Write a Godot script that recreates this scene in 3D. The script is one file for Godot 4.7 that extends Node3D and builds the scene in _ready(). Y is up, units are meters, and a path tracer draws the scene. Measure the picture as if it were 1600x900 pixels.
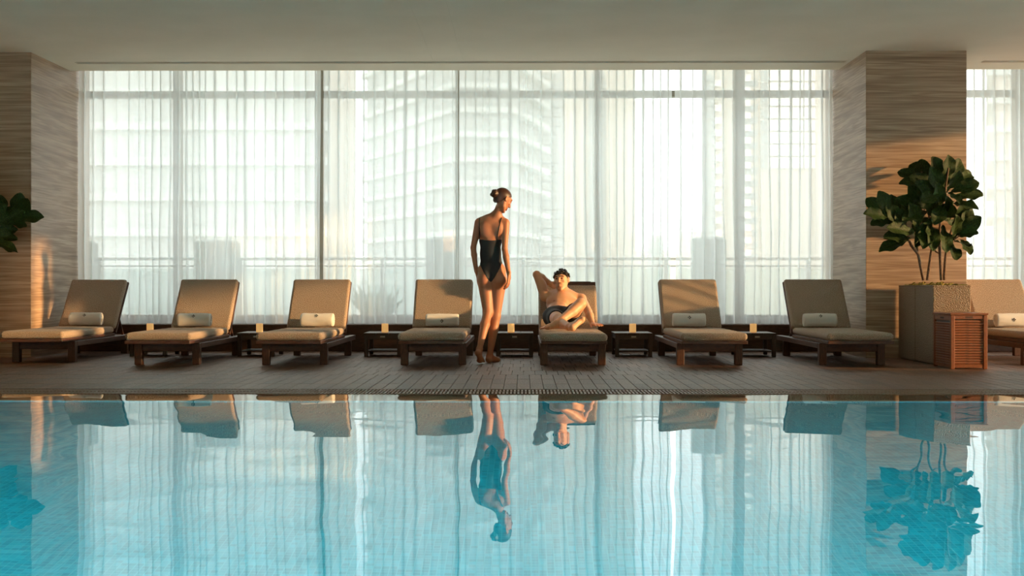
extends Node3D
# An indoor pool deck at golden hour: loungers in front of sheer curtains, a woman walking, a man lying on a lounger.
# Room axes: x along the window wall, y up, z towards the camera. FOC / HORIZON / EYE turn photo pixels (1600x900) into directions.

const FOC := 1950.0
const HORIZON := 448.0
const EYE := 0.757
const CENTRE_X := 818.0      # vanishing point of the lines that run away from the camera
const CEIL := 3.264
const PILLAR_Z := -13.3      # front faces of the pillars
const CURTAIN_Z := -14.72
const GLASS_Z := -14.98
const RIGHT_WALL := 9.3
const LEFT_WALL := -9.0
const REAR_WALL := 4.0
const POOL_Z0 := -8.39
const POOL_Z1 := -1.0

var M := {}
var used := {}
var rng := RandomNumberGenerator.new()

# ------------------------------------------------------------------ mesh builder
class MB:
	var v := PackedVector3Array()
	var n := PackedVector3Array()
	var c := PackedColorArray()
	var i := PackedInt32Array()
	var tint := Color.WHITE
	var uses_color := false

	func put(p: Vector3, nn: Vector3) -> int:
		v.append(p)
		n.append(nn)
		c.append(tint)
		return v.size() - 1

	func poly(pts: Array, nn: Vector3) -> void:
		var a: Vector3 = pts[0]
		var flip: bool = (Vector3(pts[1]) - a).cross(Vector3(pts[2]) - a).dot(nn) > 0.0
		var first := v.size()
		for p in pts:
			put(p, nn)
		for k in range(1, pts.size() - 1):
			if flip:
				i.append_array([first, first + k + 1, first + k])
			else:
				i.append_array([first, first + k, first + k + 1])

	func tri_auto(a: int, b: int, d: int) -> void:
		var g: Vector3 = (v[b] - v[a]).cross(v[d] - v[a])
		if g.dot(n[a] + n[b] + n[d]) > 0.0:
			i.append_array([a, d, b])
		else:
			i.append_array([a, b, d])

	func quad_auto(a: int, b: int, d: int, e: int) -> void:
		tri_auto(a, b, d)
		tri_auto(a, d, e)

	# chamfered box
	func box(at: Vector3, size: Vector3, ch := 0.0, turn := Basis.IDENTITY) -> void:
		var h := size / 2.0
		ch = minf(ch, minf(h.x, minf(h.y, h.z)) * 0.9)
		for ax in 3:
			for s in [-1.0, 1.0]:
				var u := (ax + 1) % 3
				var w := (ax + 2) % 3
				var nn := Vector3.ZERO
				nn[ax] = s
				var pts := []
				for q in [[-1, -1], [1, -1], [1, 1], [-1, 1]]:
					var p := Vector3.ZERO
					p[ax] = s * h[ax]
					p[u] = q[0] * (h[u] - ch)
					p[w] = q[1] * (h[w] - ch)
					pts.append(at + turn * p)
				poly(pts, turn * nn)
		if ch <= 0.0:
			return
		for ax in 3:
			var u := (ax + 1) % 3
			var w := (ax + 2) % 3
			for su in [-1.0, 1.0]:
				for sw in [-1.0, 1.0]:
					var nn := Vector3.ZERO
					nn[u] = su
					nn[w] = sw
					var pts := []
					for q in [[-1, 0], [1, 0], [1, 1], [-1, 1]]:
						var p := Vector3.ZERO
						p[ax] = q[0] * (h[ax] - ch)
						p[u] = su * (h[u] - (ch if q[1] == 1 else 0.0))
						p[w] = sw * (h[w] - (0.0 if q[1] == 1 else ch))
						pts.append(at + turn * p)
					poly(pts, (turn * nn).normalized())
		for sx in [-1.0, 1.0]:
			for sy in [-1.0, 1.0]:
				for sz in [-1.0, 1.0]:
					var s := Vector3(sx, sy, sz)
					var e := s * (h - Vector3.ONE * ch)
					poly([at + turn * (e + Vector3(sx * ch, 0, 0)), at + turn * (e + Vector3(0, sy * ch, 0)), at + turn * (e + Vector3(0, 0, sz * ch))], (turn * s).normalized())

	func bar(a: Vector3, b: Vector3, w: float, h: float, ch := 0.0, up := Vector3.UP) -> void:
		var d := (b - a).normalized()
		var side := up.cross(d).normalized()
		var top := d.cross(side)
		box((a + b) / 2.0, Vector3(w, h, a.distance_to(b)), ch, Basis(side, top, d))

	# soft box with rounded edges; puff swells its top and bottom
	func soft(at: Vector3, size: Vector3, r: float, turn := Basis.IDENTITY, puff := 0.0, wob := 0.0) -> void:
		var h := size / 2.0
		r = minf(r, minf(h.x, minf(h.y, h.z)))
		for ax in 3:
			for s in [-1.0, 1.0]:
				var u := (ax + 1) % 3
				var w := (ax + 2) % 3
				var lu := steps(h[u], r)
				var lw := steps(h[w], r)
				var first := v.size()
				for a in lu:
					for b in lw:
						var p := Vector3.ZERO
						p[ax] = s * h[ax]
						p[u] = a
						p[w] = b
						var inner := p.clamp(-(h - Vector3.ONE * r), h - Vector3.ONE * r)
						var nn := (p - inner).normalized()
						var q := inner + nn * r
						if puff != 0.0:
							q.y += puff * nn.y * (1.0 - pow(q.x / h.x, 4.0)) * (1.0 - pow(q.z / h.z, 4.0))
						if wob != 0.0:
							q += nn * wob * (sin(q.x * 23.0 + at.x * 7.0) * sin(q.z * 17.0 + at.z * 5.0) + 0.6 * sin(q.x * 41.0 + q.z * 31.0 + at.x))
						put(at + turn * q, turn * nn)
				for a in lu.size() - 1:
					for b in lw.size() - 1:
						var k: int = first + a * lw.size() + b
						quad_auto(k, k + 1, k + lw.size() + 1, k + lw.size())

	func steps(h: float, r: float) -> Array:
		var out := [-h, -h + r * 0.25, -h + r * 0.6, -h + r]
		var inner := 2.0 * (h - r)
		var m := clampi(int(inner / 0.06), 1, 12)
		for k in range(1, m):
			out.append(-h + r + inner * k / m)
		out.append_array([h - r, h - r * 0.6, h - r * 0.25, h])
		return out

	func tube(pts: Array, radii: Array, sides := 8, caps := true) -> void:
		var rings := []
		var side := Vector3.ZERO
		for k in pts.size():
			var d: Vector3
			if k == 0:
				d = pts[1] - pts[0]
			elif k == pts.size() - 1:
				d = pts[k] - pts[k - 1]
			else:
				d = pts[k + 1] - pts[k - 1]
			d = d.normalized()
			if side == Vector3.ZERO:
				side = d.cross(Vector3.UP if absf(d.y) < 0.9 else Vector3.RIGHT).normalized()
			side = (side - d * side.dot(d)).normalized()
			var other := d.cross(side)
			var r: float = radii[k] if radii.size() > 1 else radii[0]
			var ring := []
			for s in sides:
				var t := TAU * s / sides
				var nn := side * cos(t) + other * sin(t)
				ring.append(put(Vector3(pts[k]) + nn * r, nn))
			rings.append(ring)
		for k in rings.size() - 1:
			for s in sides:
				quad_auto(rings[k][s], rings[k][(s + 1) % sides], rings[k + 1][(s + 1) % sides], rings[k + 1][s])
		if caps:
			for e in [0, rings.size() - 1]:
				var d2: Vector3 = (Vector3(pts[0]) - Vector3(pts[1])) if e == 0 else (Vector3(pts[-1]) - Vector3(pts[-2]))
				var ps := []
				for q in rings[e]:
					ps.append(v[q])
				poly(ps, d2.normalized())

	# profile: Vector2(radius, height) from bottom to top
	func lathe(profile: Array, at: Vector3, sides := 24) -> void:
		var first := v.size()
		for k in profile.size():
			var a: Vector2 = profile[maxi(k - 1, 0)]
			var b: Vector2 = profile[mini(k + 1, profile.size() - 1)]
			var d := (b - a).normalized()
			for s in sides:
				var t := TAU * s / sides
				var nn := Vector3(cos(t) * d.y, -d.x, sin(t) * d.y)
				put(at + Vector3(cos(t) * profile[k].x, profile[k].y, sin(t) * profile[k].x), nn.normalized())
		for k in profile.size() - 1:
			for s in sides:
				var a := first + k * sides + s
				var b := first + k * sides + (s + 1) % sides
				quad_auto(a, b, b + sides, a + sides)

	# upright prism over a floor plan
	func prism(plan: Array, y0: float, y1: float) -> void:
		var mid := Vector2.ZERO
		for p in plan:
			mid += p / plan.size()
		for k in plan.size():
			var a: Vector2 = plan[k]
			var b: Vector2 = plan[(k + 1) % plan.size()]
			var e := (b - a).orthogonal().normalized()
			if e.dot((a + b) / 2.0 - mid) < 0.0:
				e = -e
			poly([Vector3(a.x, y0, a.y), Vector3(b.x, y0, b.y), Vector3(b.x, y1, b.y), Vector3(a.x, y1, a.y)], Vector3(e.x, 0, e.y))
		var top := []
		var low := []
		for p in plan:
			top.append(Vector3(p.x, y1, p.y))
			low.append(Vector3(p.x, y0, p.y))
		poly(top, Vector3.UP)
		poly(low, Vector3.DOWN)

	func mesh() -> ArrayMesh:
		var a := []
		a.resize(Mesh.ARRAY_MAX)
		a[Mesh.ARRAY_VERTEX] = v
		a[Mesh.ARRAY_NORMAL] = n
		if uses_color:
			a[Mesh.ARRAY_COLOR] = c
		a[Mesh.ARRAY_INDEX] = i
		var m := ArrayMesh.new()
		m.add_surface_from_arrays(Mesh.PRIMITIVE_TRIANGLES, a)
		return m

# what is kept of a field (negative inside), and what colour its surface has
class Keep:
	func at(_p: Vector3) -> float:
		return -1.0

class Paint:
	func at(_p: Vector3) -> Color:
		return Color.WHITE

# ------------------------------------------------------------------ distance field, meshed as surface nets
class Sdf:
	var lo: Vector3
	var c: float
	var nx: int
	var ny: int
	var nz: int
	var f := PackedFloat32Array()

	func _init(a: Vector3, b: Vector3, cell: float) -> void:
		lo = a
		c = cell
		nx = int((b.x - a.x) / cell) + 2
		ny = int((b.y - a.y) / cell) + 2
		nz = int((b.z - a.z) / cell) + 2
		f.resize(nx * ny * nz)
		f.fill(1.0)

	func span(a: Vector3, b: Vector3, m: float) -> Array:
		var l := (a.min(b) - Vector3.ONE * m - lo) / c
		var h := (a.max(b) + Vector3.ONE * m - lo) / c
		return [maxi(0, int(l.x)), mini(nx - 1, int(h.x) + 1), maxi(0, int(l.y)), mini(ny - 1, int(h.y) + 1), maxi(0, int(l.z)), mini(nz - 1, int(h.z) + 1)]

	# tapered capsule; along the axis "flat" it is "sq" times as thick
	func cone(a: Vector3, b: Vector3, ra: float, rb: float, k := 0.02, flat := Vector3.ZERO, sq := 1.0) -> void:
		var s := span(a, b, maxf(ra, rb) * maxf(1.0, sq) + k + 2.0 * c)
		var g := 1.0 / sq - 1.0
		var ab := b - a
		ab += flat * (ab.dot(flat) * g)
		var l2 := maxf(ab.length_squared(), 1e-9)
		for z in range(s[4], s[5] + 1):
			for y in range(s[2], s[3] + 1):
				var at: int = (z * ny + y) * nx
				for x in range(s[0], s[1] + 1):
					var q := lo + Vector3(x, y, z) * c - a
					q += flat * (q.dot(flat) * g)
					var t := clampf(q.dot(ab) / l2, 0.0, 1.0)
					var d := (q - ab * t).length() - ra - (rb - ra) * t
					var o := f[at + x]
					var h := maxf(k - absf(o - d), 0.0)
					f[at + x] = minf(o, d) - h * h * 0.25 / k

	func ell(at3: Vector3, r: Vector3, k := 0.02, turn := Basis.IDENTITY, cut := false) -> void:
		var m := maxf(r.x, maxf(r.y, r.z))
		var s := span(at3, at3, m + k + 2.0 * c)
		var back := turn.transposed()
		for z in range(s[4], s[5] + 1):
			for y in range(s[2], s[3] + 1):
				var at: int = (z * ny + y) * nx
				for x in range(s[0], s[1] + 1):
					var q := back * (lo + Vector3(x, y, z) * c - at3)
					q /= r
					var k0 := q.length()
					var k1 := maxf((q / r).length(), 1e-6)
					var d := k0 * (k0 - 1.0) / k1
					var o := f[at + x]
					if cut:
						d = -d
						var h2 := maxf(k - absf(o - d), 0.0)
						f[at + x] = maxf(o, d) + h2 * h2 * 0.25 / k
					else:
						var h := maxf(k - absf(o - d), 0.0)
						f[at + x] = minf(o, d) - h * h * 0.25 / k

	# keeps only where keep(p) < 0; grow swells the surface first
	func copy_clipped(keep: Keep, grow: float) -> Sdf:
		var o := Sdf.new(lo, lo + Vector3.ONE * c, c)
		o.nx = nx
		o.ny = ny
		o.nz = nz
		o.f = f.duplicate()
		for z in nz:
			for y in ny:
				var at := (z * ny + y) * nx
				for x in nx:
					var d := o.f[at + x] - grow
					if d < 3.0 * c:
						d = maxf(d, keep.at(lo + Vector3(x, y, z) * c))
					o.f[at + x] = d
		return o

	func value(p: Vector3) -> float:
		var q := (p - lo) / c
		var x := clampi(int(q.x), 0, nx - 2)
		var y := clampi(int(q.y), 0, ny - 2)
		var z := clampi(int(q.z), 0, nz - 2)
		var t := q - Vector3(x, y, z)
		var a := (z * ny + y) * nx + x
		var b := a + nx * ny
		return lerpf(lerpf(lerpf(f[a], f[a + 1], t.x), lerpf(f[a + nx], f[a + nx + 1], t.x), t.y), lerpf(lerpf(f[b], f[b + 1], t.x), lerpf(f[b + nx], f[b + nx + 1], t.x), t.y), t.z)

	func into(mb: MB, place := Transform3D.IDENTITY, paint: Paint = null) -> void:
		var sy := nx
		var sz := nx * ny
		var made := PackedInt32Array()
		made.resize(f.size())
		made.fill(-1)
		var far := 5.0 * c
		for z in nz - 1:
			for y in ny - 1:
				for x in nx - 1:
					var a := z * sz + y * sy + x
					var v0 := f[a]
					if v0 > far or v0 < -far:
						continue
					var w := [v0, f[a + 1], f[a + sy], f[a + sy + 1], f[a + sz], f[a + sz + 1], f[a + sz + sy], f[a + sz + sy + 1]]
					var inside := 0
					for q in 8:
						if w[q] < 0.0:
							inside += 1
					if inside == 0 or inside == 8:
						continue
					var sum := Vector3.ZERO
					var count := 0
					for e in [[0, 1], [2, 3], [4, 5], [6, 7], [0, 2], [1, 3], [4, 6], [5, 7], [0, 4], [1, 5], [2, 6], [3, 7]]:
						var p: float = w[e[0]]
						var r: float = w[e[1]]
						if (p < 0.0) != (r < 0.0):
							var t := p / (p - r)
							var A := Vector3(e[0] & 1, (e[0] >> 1) & 1, e[0] >> 2)
							var B := Vector3(e[1] & 1, (e[1] >> 1) & 1, e[1] >> 2)
							sum += A.lerp(B, t)
							count += 1
					var local := lo + (Vector3(x, y, z) + sum / count) * c
					var g := Vector3(w[1] + w[3] + w[5] + w[7] - w[0] - w[2] - w[4] - w[6], w[2] + w[3] + w[6] + w[7] - w[0] - w[1] - w[4] - w[5], w[4] + w[5] + w[6] + w[7] - w[0] - w[1] - w[2] - w[3])
					if paint:
						mb.tint = paint.at(local)
					made[a] = mb.put(place * local, (place.basis * g).normalized())
		for z in range(1, nz - 1):
			for y in range(1, ny - 1):
				for x in range(1, nx - 1):
					var a := z * sz + y * sy + x
					var v0 := f[a]
					if v0 > far or v0 < -far:
						continue
					var neg := v0 < 0.0
					if (f[a + 1] < 0.0) != neg:
						face(mb, made[a], made[a - sy], made[a - sy - sz], made[a - sz])
					if (f[a + sy] < 0.0) != neg:
						face(mb, made[a], made[a - 1], made[a - 1 - sz], made[a - sz])
					if (f[a + sz] < 0.0) != neg:
						face(mb, made[a], made[a - 1], made[a - 1 - sy], made[a - sy])

	func face(mb: MB, a: int, b: int, d: int, e: int) -> void:
		if a < 0 or b < 0 or d < 0 or e < 0:
			return
		mb.quad_auto(a, b, d, e)

# ------------------------------------------------------------------ scene helpers
func numbered(called: String) -> String:
	if not used.has(called):
		used[called] = 0
		return called
	used[called] += 1
	return "%s_%03d" % [called, used[called]]

func thing(called: String, label: String, category: String, at := Vector3.ZERO, group := "", turn := 0.0) -> Node3D:
	var o := Node3D.new()
	o.name = numbered(called)
	add_child(o)
	o.position = at
	o.rotation.y = turn
	tag(o, label, category, group)
	return o

func tag(o: Node, label: String, category: String, group := "") -> void:
	o.set_meta("label", label)
	o.set_meta("category", category)
	if group:
		o.set_meta("group", group)

func part(called: String, mb: Variant, m: Material, parent: Node, at := Vector3.ZERO) -> MeshInstance3D:
	var o := MeshInstance3D.new()
	o.name = called
	o.mesh = mb.mesh() if mb is MB else mb
	o.material_override = m
	o.position = at
	parent.add_child(o, true)
	return o

func struct(called: String, mb: Variant, m: Material, label: String, at := Vector3.ZERO) -> MeshInstance3D:
	var o := part(numbered(called), mb, m, self, at)
	o.set_meta("kind", "structure")
	o.set_meta("label", label)
	o.set_meta("category", called.split("_")[0])
	return o

func boxed(size: Vector3, ch := 0.0) -> MB:
	var b := MB.new()
	b.box(Vector3.ZERO, size, ch)
	return b

# the point on the plane z = -depth that a photo pixel looks at
func at_px(px: float, py: float, depth: float) -> Vector3:
	var t := (CENTRE_X - 800.0) / FOC
	var d := Basis(Vector3.UP, atan(t)) * Vector3((px - 800.0) / FOC, (HORIZON - py) / FOC, -1.0)
	return Vector3(0, EYE, 0) + d * (depth / -d.z)

func xp(px: float, depth: float) -> float:
	return at_px(px, HORIZON, depth).x

func hp(py: float, depth: float, px := 818.0) -> float:
	return at_px(px, py, depth).y

# ------------------------------------------------------------------ materials
func rgb8(r: int, g: int, b: int) -> Color:
	return Color8(r, g, b)

func noise_tex(freq: float, ramp: Array, seed_ := 1, size := 512, octaves := 4, type := FastNoiseLite.TYPE_SIMPLEX_SMOOTH) -> NoiseTexture2D:
	var nz := FastNoiseLite.new()
	nz.seed = seed_
	nz.noise_type = type
	nz.frequency = freq
	nz.fractal_octaves = octaves
	var t := NoiseTexture2D.new()
	t.width = size
	t.height = size
	t.seamless = true
	t.noise = nz
	var g := Gradient.new()
	var offs := PackedFloat32Array()
	var cols := PackedColorArray()
	for k in ramp.size():
		offs.append(ramp[k][0])
		cols.append(ramp[k][1])
	g.offsets = offs
	g.colors = cols
	t.color_ramp = g
	return t

func grey_tex(freq: float, lo: float, hi: float, seed_ := 1, size := 512, octaves := 4) -> NoiseTexture2D:
	return noise_tex(freq, [[0.25, Color(lo, lo, lo)], [0.75, Color(hi, hi, hi)]], seed_, size, octaves)

func mat(called: String, col: Color, rough: float, metal := 0.0) -> StandardMaterial3D:
	var m := StandardMaterial3D.new()
	m.resource_name = called
	m.albedo_color = col
	m.roughness = rough
	m.metallic = metal
	M[called] = m
	return m

func textured(called: String, tex: Texture2D, scale: Vector3, rough: float, world := false, tint := Color.WHITE) -> StandardMaterial3D:
	var m := mat(called, tint, rough)
	m.albedo_texture = tex
	m.uv1_triplanar = true
	m.uv1_world_triplanar = world
	m.uv1_scale = scale
	m.uv1_triplanar_sharpness = 8.0
	return m

func bump(m: StandardMaterial3D, tex: Texture2D, cm: float) -> void:
	m.heightmap_enabled = true
	m.heightmap_texture = tex
	m.heightmap_scale = cm

func materials() -> void:
	var stone := noise_tex(0.012, [[0.0, rgb8(132, 104, 80)], [0.3, rgb8(156, 127, 100)], [0.46, rgb8(182, 154, 125)], [0.58, rgb8(152, 122, 95)], [0.72, rgb8(188, 161, 132)], [1.0, rgb8(144, 115, 89)]], 5, 1024, 4)
	var s := textured("vein_cut_travertine", stone, Vector3(0.03, 0.75, 0.03), 0.45, true)
	s.detail_enabled = true
	s.detail_blend_mode = BaseMaterial3D.BLEND_MODE_MUL
	s.detail_albedo = noise_tex(0.02, [[0.3, rgb8(226, 221, 214)], [0.6, Color.WHITE]], 9, 512, 4)
	s.detail_uv_layer = BaseMaterial3D.DETAIL_UV_2
	s.uv2_triplanar = true
	s.uv2_world_triplanar = true
	s.uv2_scale = Vector3(0.08, 3.2, 0.08)
	textured("ceiling_paint", noise_tex(0.01, [[0.2, rgb8(235, 221, 196)], [0.8, rgb8(240, 226, 202)]], 3, 256), Vector3(0.3, 0.3, 0.3), 0.9, true)
	textured("wall_paint", noise_tex(0.01, [[0.2, rgb8(216, 168, 118)], [0.8, rgb8(222, 175, 125)]], 4, 256), Vector3(0.3, 0.3, 0.3), 0.9, true)
	# floor tiles in a few tones
	var tile_tex := noise_tex(0.03, [[0.15, rgb8(88, 62, 46)], [0.45, rgb8(114, 84, 64)], [0.6, rgb8(128, 97, 76)], [0.85, rgb8(96, 69, 52)]], 21, 512, 5)
	var tones := [Color(1, 1, 1), Color(0.9, 0.88, 0.86), Color(0.98, 0.93, 0.88), Color(0.84, 0.84, 0.84)]
	for k in 4:
		var t := textured("deck_tile_%d" % k, tile_tex, Vector3(5.0, 2.0, 1.2), 0.5, true, tones[k])
		bump(t, grey_tex(0.03, 0.0, 1.0, 22, 256), 0.15)
	mat("deck_grout", rgb8(52, 44, 38), 0.85)
	textured("ledge_stone", noise_tex(0.03, [[0.2, rgb8(118, 84, 60)], [0.8, rgb8(142, 104, 76)]], 31, 256), Vector3(2, 2, 2), 0.35, true)
	mat("grate_bar", rgb8(134, 100, 78), 0.5)
	mat("channel_concrete", rgb8(112, 100, 88), 0.8)
	# teak: grain along the length of the part (z for loungers)
	var teak := noise_tex(0.02, [[0.2, rgb8(52, 29, 17)], [0.45, rgb8(78, 45, 27)], [0.6, rgb8(92, 55, 33)], [0.8, rgb8(60, 34, 20)]], 41, 512, 5)
	textured("teak_long", teak, Vector3(9.0, 9.0, 0.9), 0.48)
	textured("teak_upright", teak, Vector3(9.0, 0.9, 9.0), 0.48)
	textured("teak_across", teak, Vector3(0.9, 9.0, 9.0), 0.48)
	var darkwood := noise_tex(0.02, [[0.2, rgb8(44, 30, 22)], [0.5, rgb8(66, 47, 35)], [0.8, rgb8(52, 36, 27)]], 43, 512, 5)
	textured("dark_wood", darkwood, Vector3(0.7, 8.0, 8.0), 0.42)
	textured("dark_wood_upright", darkwood, Vector3(8.0, 0.7, 8.0), 0.42)
	textured("ledge_wood", darkwood, Vector3(0.5, 6.0, 6.0), 0.5, true, Color(1.25, 1.2, 1.15))
	var hamper := noise_tex(0.02, [[0.2, rgb8(104, 56, 27)], [0.5, rgb8(142, 80, 40)], [0.8, rgb8(118, 64, 32)]], 45, 512, 5)
	textured("hamper_wood", hamper, Vector3(1.2, 9.0, 1.2), 0.5)
	textured("hamper_wood_upright", hamper, Vector3(9.0, 1.2, 9.0), 0.5)
	# tweed cushions
	var tweed := noise_tex(0.22, [[0.15, rgb8(94, 76, 61)], [0.4, rgb8(153, 131, 110)], [0.6, rgb8(182, 160, 138)], [0.85, rgb8(212, 194, 174)]], 51, 512, 2)
	var cu := textured("tweed_cushion", tweed, Vector3(1.15, 1.15, 1.15), 0.95)
	bump(cu, grey_tex(0.2, 0.0, 1.0, 52, 512, 2), 0.4)
	cu.rim_enabled = true
	cu.rim = 0.25
	var piping := mat("cushion_piping", rgb8(172, 156, 136), 0.95)
	piping.rim_enabled = true
	piping.rim = 0.2
	var tw := mat("white_terry", rgb8(240, 236, 228), 0.95)
	tw.uv1_triplanar = true
	tw.uv1_scale = Vector3(6, 6, 6)
	bump(tw, grey_tex(0.15, 0.0, 1.0, 55, 256, 3), 0.3)
	tw.rim_enabled = true
	tw.rim = 0.3
	mat("emblem_thread", rgb8(62, 54, 46), 0.9)
	# curtains, glass, frames
	var sh := mat("sheer_voile", Color(0.90, 0.925, 0.91, 0.70), 0.9)
	sh.transparency = BaseMaterial3D.TRANSPARENCY_ALPHA
	sh.cull_mode = BaseMaterial3D.CULL_DISABLED
	sh.backlight_enabled = true
	sh.backlight = Color(1.0, 1.0, 1.0)
	sh.specular_mode = BaseMaterial3D.SPECULAR_DISABLED
	var gl := mat("window_glass", Color(0.92, 0.97, 0.96, 0.06), 0.02)
	gl.transparency = BaseMaterial3D.TRANSPARENCY_ALPHA
	mat("window_frame_paint", rgb8(150, 142, 128), 0.5)
	# pool
	var im := Image.create(512, 512, false, Image.FORMAT_RGB8)
	var r2 := RandomNumberGenerator.new()
	r2.seed = 77
	for ty in 16:
		for tx in 16:
			var v := r2.randf_range(-0.05, 0.05)
			var col := Color(0.08 + v * 0.3, 0.64 + v, 0.71 + v)
			im.fill_rect(Rect2i(tx * 32, ty * 32, 32, 32), Color(0.24, 0.70, 0.75))
			im.fill_rect(Rect2i(tx * 32 + 2, ty * 32 + 2, 28, 28), col)
	var pm := textured("pool_mosaic", ImageTexture.create_from_image(im), Vector3(2.2, 2.2, 2.2), 0.3, true)
	pm.texture_filter = BaseMaterial3D.TEXTURE_FILTER_LINEAR_WITH_MIPMAPS
	var wa := mat("pool_water", Color(0.9, 1.0, 1.0, 0.0), 0.0)
	wa.transparency = BaseMaterial3D.TRANSPARENCY_ALPHA
	wa.refraction_enabled = true
	wa.refraction_scale = 0.033
	# people
	var skin_w := mat("skin_woman", rgb8(172, 114, 82), 0.5)
	skin_w.vertex_color_use_as_albedo = true
	var skin_m := mat("skin_man", rgb8(214, 160, 122), 0.48)
	skin_m.vertex_color_use_as_albedo = true
	for q in [skin_w, skin_m]:
		q.subsurf_scatter_enabled = true
		q.subsurf_scatter_strength = 0.12
	mat("black_swim_fabric", rgb8(18, 17, 18), 0.75)
	mat("hair_brown", rgb8(58, 32, 20), 0.45)
	mat("hair_black", rgb8(22, 16, 13), 0.45)
	mat("earring_silver", rgb8(220, 220, 215), 0.2, 1.0)
	# plants
	var leafm := textured("fig_leaf", noise_tex(0.015, [[0.2, rgb8(26, 38, 14)], [0.5, rgb8(36, 51, 17)], [0.8, rgb8(54, 68, 22)]], 61, 256, 3), Vector3(4, 4, 4), 0.6)
	leafm.metallic_specular = 0.28
	leafm.backlight_enabled = true
	leafm.backlight = Color(0.25, 0.3, 0.1)
	leafm.cull_mode = BaseMaterial3D.CULL_DISABLED
	mat("leaf_vein", rgb8(128, 136, 66), 0.5)
	textured("fig_bark", noise_tex(0.05, [[0.2, rgb8(74, 54, 40)], [0.8, rgb8(112, 86, 64)]], 63, 256, 3), Vector3(6, 2, 6), 0.85)
	textured("dry_moss", noise_tex(0.08, [[0.2, rgb8(96, 84, 30)], [0.5, rgb8(150, 130, 52)], [0.8, rgb8(112, 100, 40)]], 64, 256, 3), Vector3(5, 5, 5), 0.95)
	var pot := textured("planter_leather", noise_tex(0.05, [[0.2, rgb8(124, 102, 80)], [0.5, rgb8(142, 118, 93)], [0.8, rgb8(130, 107, 84)]], 65, 512, 5), Vector3(2, 2, 2), 0.6)
	bump(pot, grey_tex(0.06, 0.0, 1.0, 66, 512, 3), 0.6)
	mat("planter_foot", rgb8(110, 92, 74), 0.7)
	# small things
	var wax := mat("candle_wax", rgb8(250, 214, 160), 0.6)
	wax.emission_enabled = true
	wax.emission = rgb8(255, 190, 110)
	wax.emission_energy_multiplier = 0.45
	var shade := mat("fill_lamp_shade", rgb8(250, 226, 190), 0.6)  # glowing shade of the added fill lamps
	shade.emission_enabled = true
	shade.emission = rgb8(255, 214, 160)
	shade.emission_energy_multiplier = 1.2
	mat("candle_wick", rgb8(60, 44, 30), 0.9)
	mat("brushed_steel", rgb8(150, 148, 142), 0.35, 1.0)
	mat("grip_shade_brown", rgb8(74, 48, 30), 0.8)  # brown put in for the shade inside the grip holes
	# outside
	textured("terrace_slab", noise_tex(0.03, [[0.2, rgb8(196, 196, 190)], [0.8, rgb8(210, 210, 204)]], 71, 256), Vector3(1, 1, 1), 0.8, true)
	mat("rail_metal", rgb8(148, 152, 150), 0.5)
	mat("terrace_pot", rgb8(150, 156, 152), 0.8)
	mat("agave_green", rgb8(150, 166, 150), 0.6)
	mat("facade_pale", rgb8(210, 211, 206), 0.8)  # pale facade tones carry the haze in their colour
	mat("facade_grey", rgb8(194, 195, 190), 0.8)
	mat("facade_warm", rgb8(226, 214, 202), 0.8)
	mat("facade_slab", rgb8(218, 219, 213), 0.8)
	mat("facade_window", rgb8(166, 176, 178), 0.3)
	mat("facade_window_bright", rgb8(236, 240, 240), 0.4)
	var lens := mat("pool_lamp_lens", rgb8(230, 245, 245), 0.3)
	lens.emission_enabled = true
	lens.emission = rgb8(225, 250, 255)
	lens.emission_energy_multiplier = 2.0

# ------------------------------------------------------------------ camera, sky, sun
func camera_and_light() -> void:
	var cam := Camera3D.new()
	cam.name = "camera"
	cam.position = Vector3(0, EYE, 0)
	cam.rotation.y = atan((CENTRE_X - 800.0) / FOC)
	cam.projection = Camera3D.PROJECTION_FRUSTUM
	cam.near = 0.05
	cam.far = 2000.0
	cam.size = 2.0 * cam.near * 450.0 / FOC
	cam.frustum_offset = Vector2(0, cam.near * (HORIZON - 450.0) / FOC)
	add_child(cam)
	cam.current = true

	var env := Environment.new()
	env.background_mode = Environment.BG_SKY
	var sm := ProceduralSkyMaterial.new()
	sm.sky_top_color = rgb8(224, 233, 232)
	sm.sky_horizon_color = rgb8(244, 249, 246)
	sm.ground_horizon_color = rgb8(214, 214, 208)
	sm.ground_bottom_color = rgb8(170, 170, 164)
	sm.sky_energy_multiplier = 1.0
	sm.energy_multiplier = 4.4
	sm.sun_angle_max = 1.0
	var sky := Sky.new()
	sky.sky_material = sm
	env.sky = sky
	env.tonemap_mode = Environment.TONE_MAPPER_LINEAR
	env.tonemap_exposure = 1.1
	env.sdfgi_enabled = true
	env.ssao_enabled = true
	env.ssil_enabled = true
	var we := WorldEnvironment.new()
	we.name = "world_environment"
	we.environment = env
	add_child(we)

	# low evening sun, through the glazed end wall of the hall
	var sun := DirectionalLight3D.new()
	sun.name = "sun"
	sun.light_color = Color(1.0, 0.60, 0.26).linear_to_srgb()
	sun.light_energy = 3.0
	sun.light_angular_distance = 1.4
	sun.shadow_enabled = true
	sun.sky_mode = DirectionalLight3D.SKY_MODE_LIGHT_ONLY
	add_child(sun)
	sun.look_at_from_position(Vector3(1.0, 0.12, 0.25) * 30.0, Vector3.ZERO)

func _ready() -> void:
	rng.seed = 12345
	camera_and_light()
	materials()
	shell()
	pool()
	deck()
	windows()
	curtains()
	loungers()
	tables()
	planters()
	hamper()
	people()
	outside()

# ------------------------------------------------------------------ room shell
func span_box(a: Vector3, b: Vector3, ch := 0.0) -> MB:
	var m := MB.new()
	m.box((a + b) / 2.0, (b - a).abs(), ch)
	return m

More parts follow.
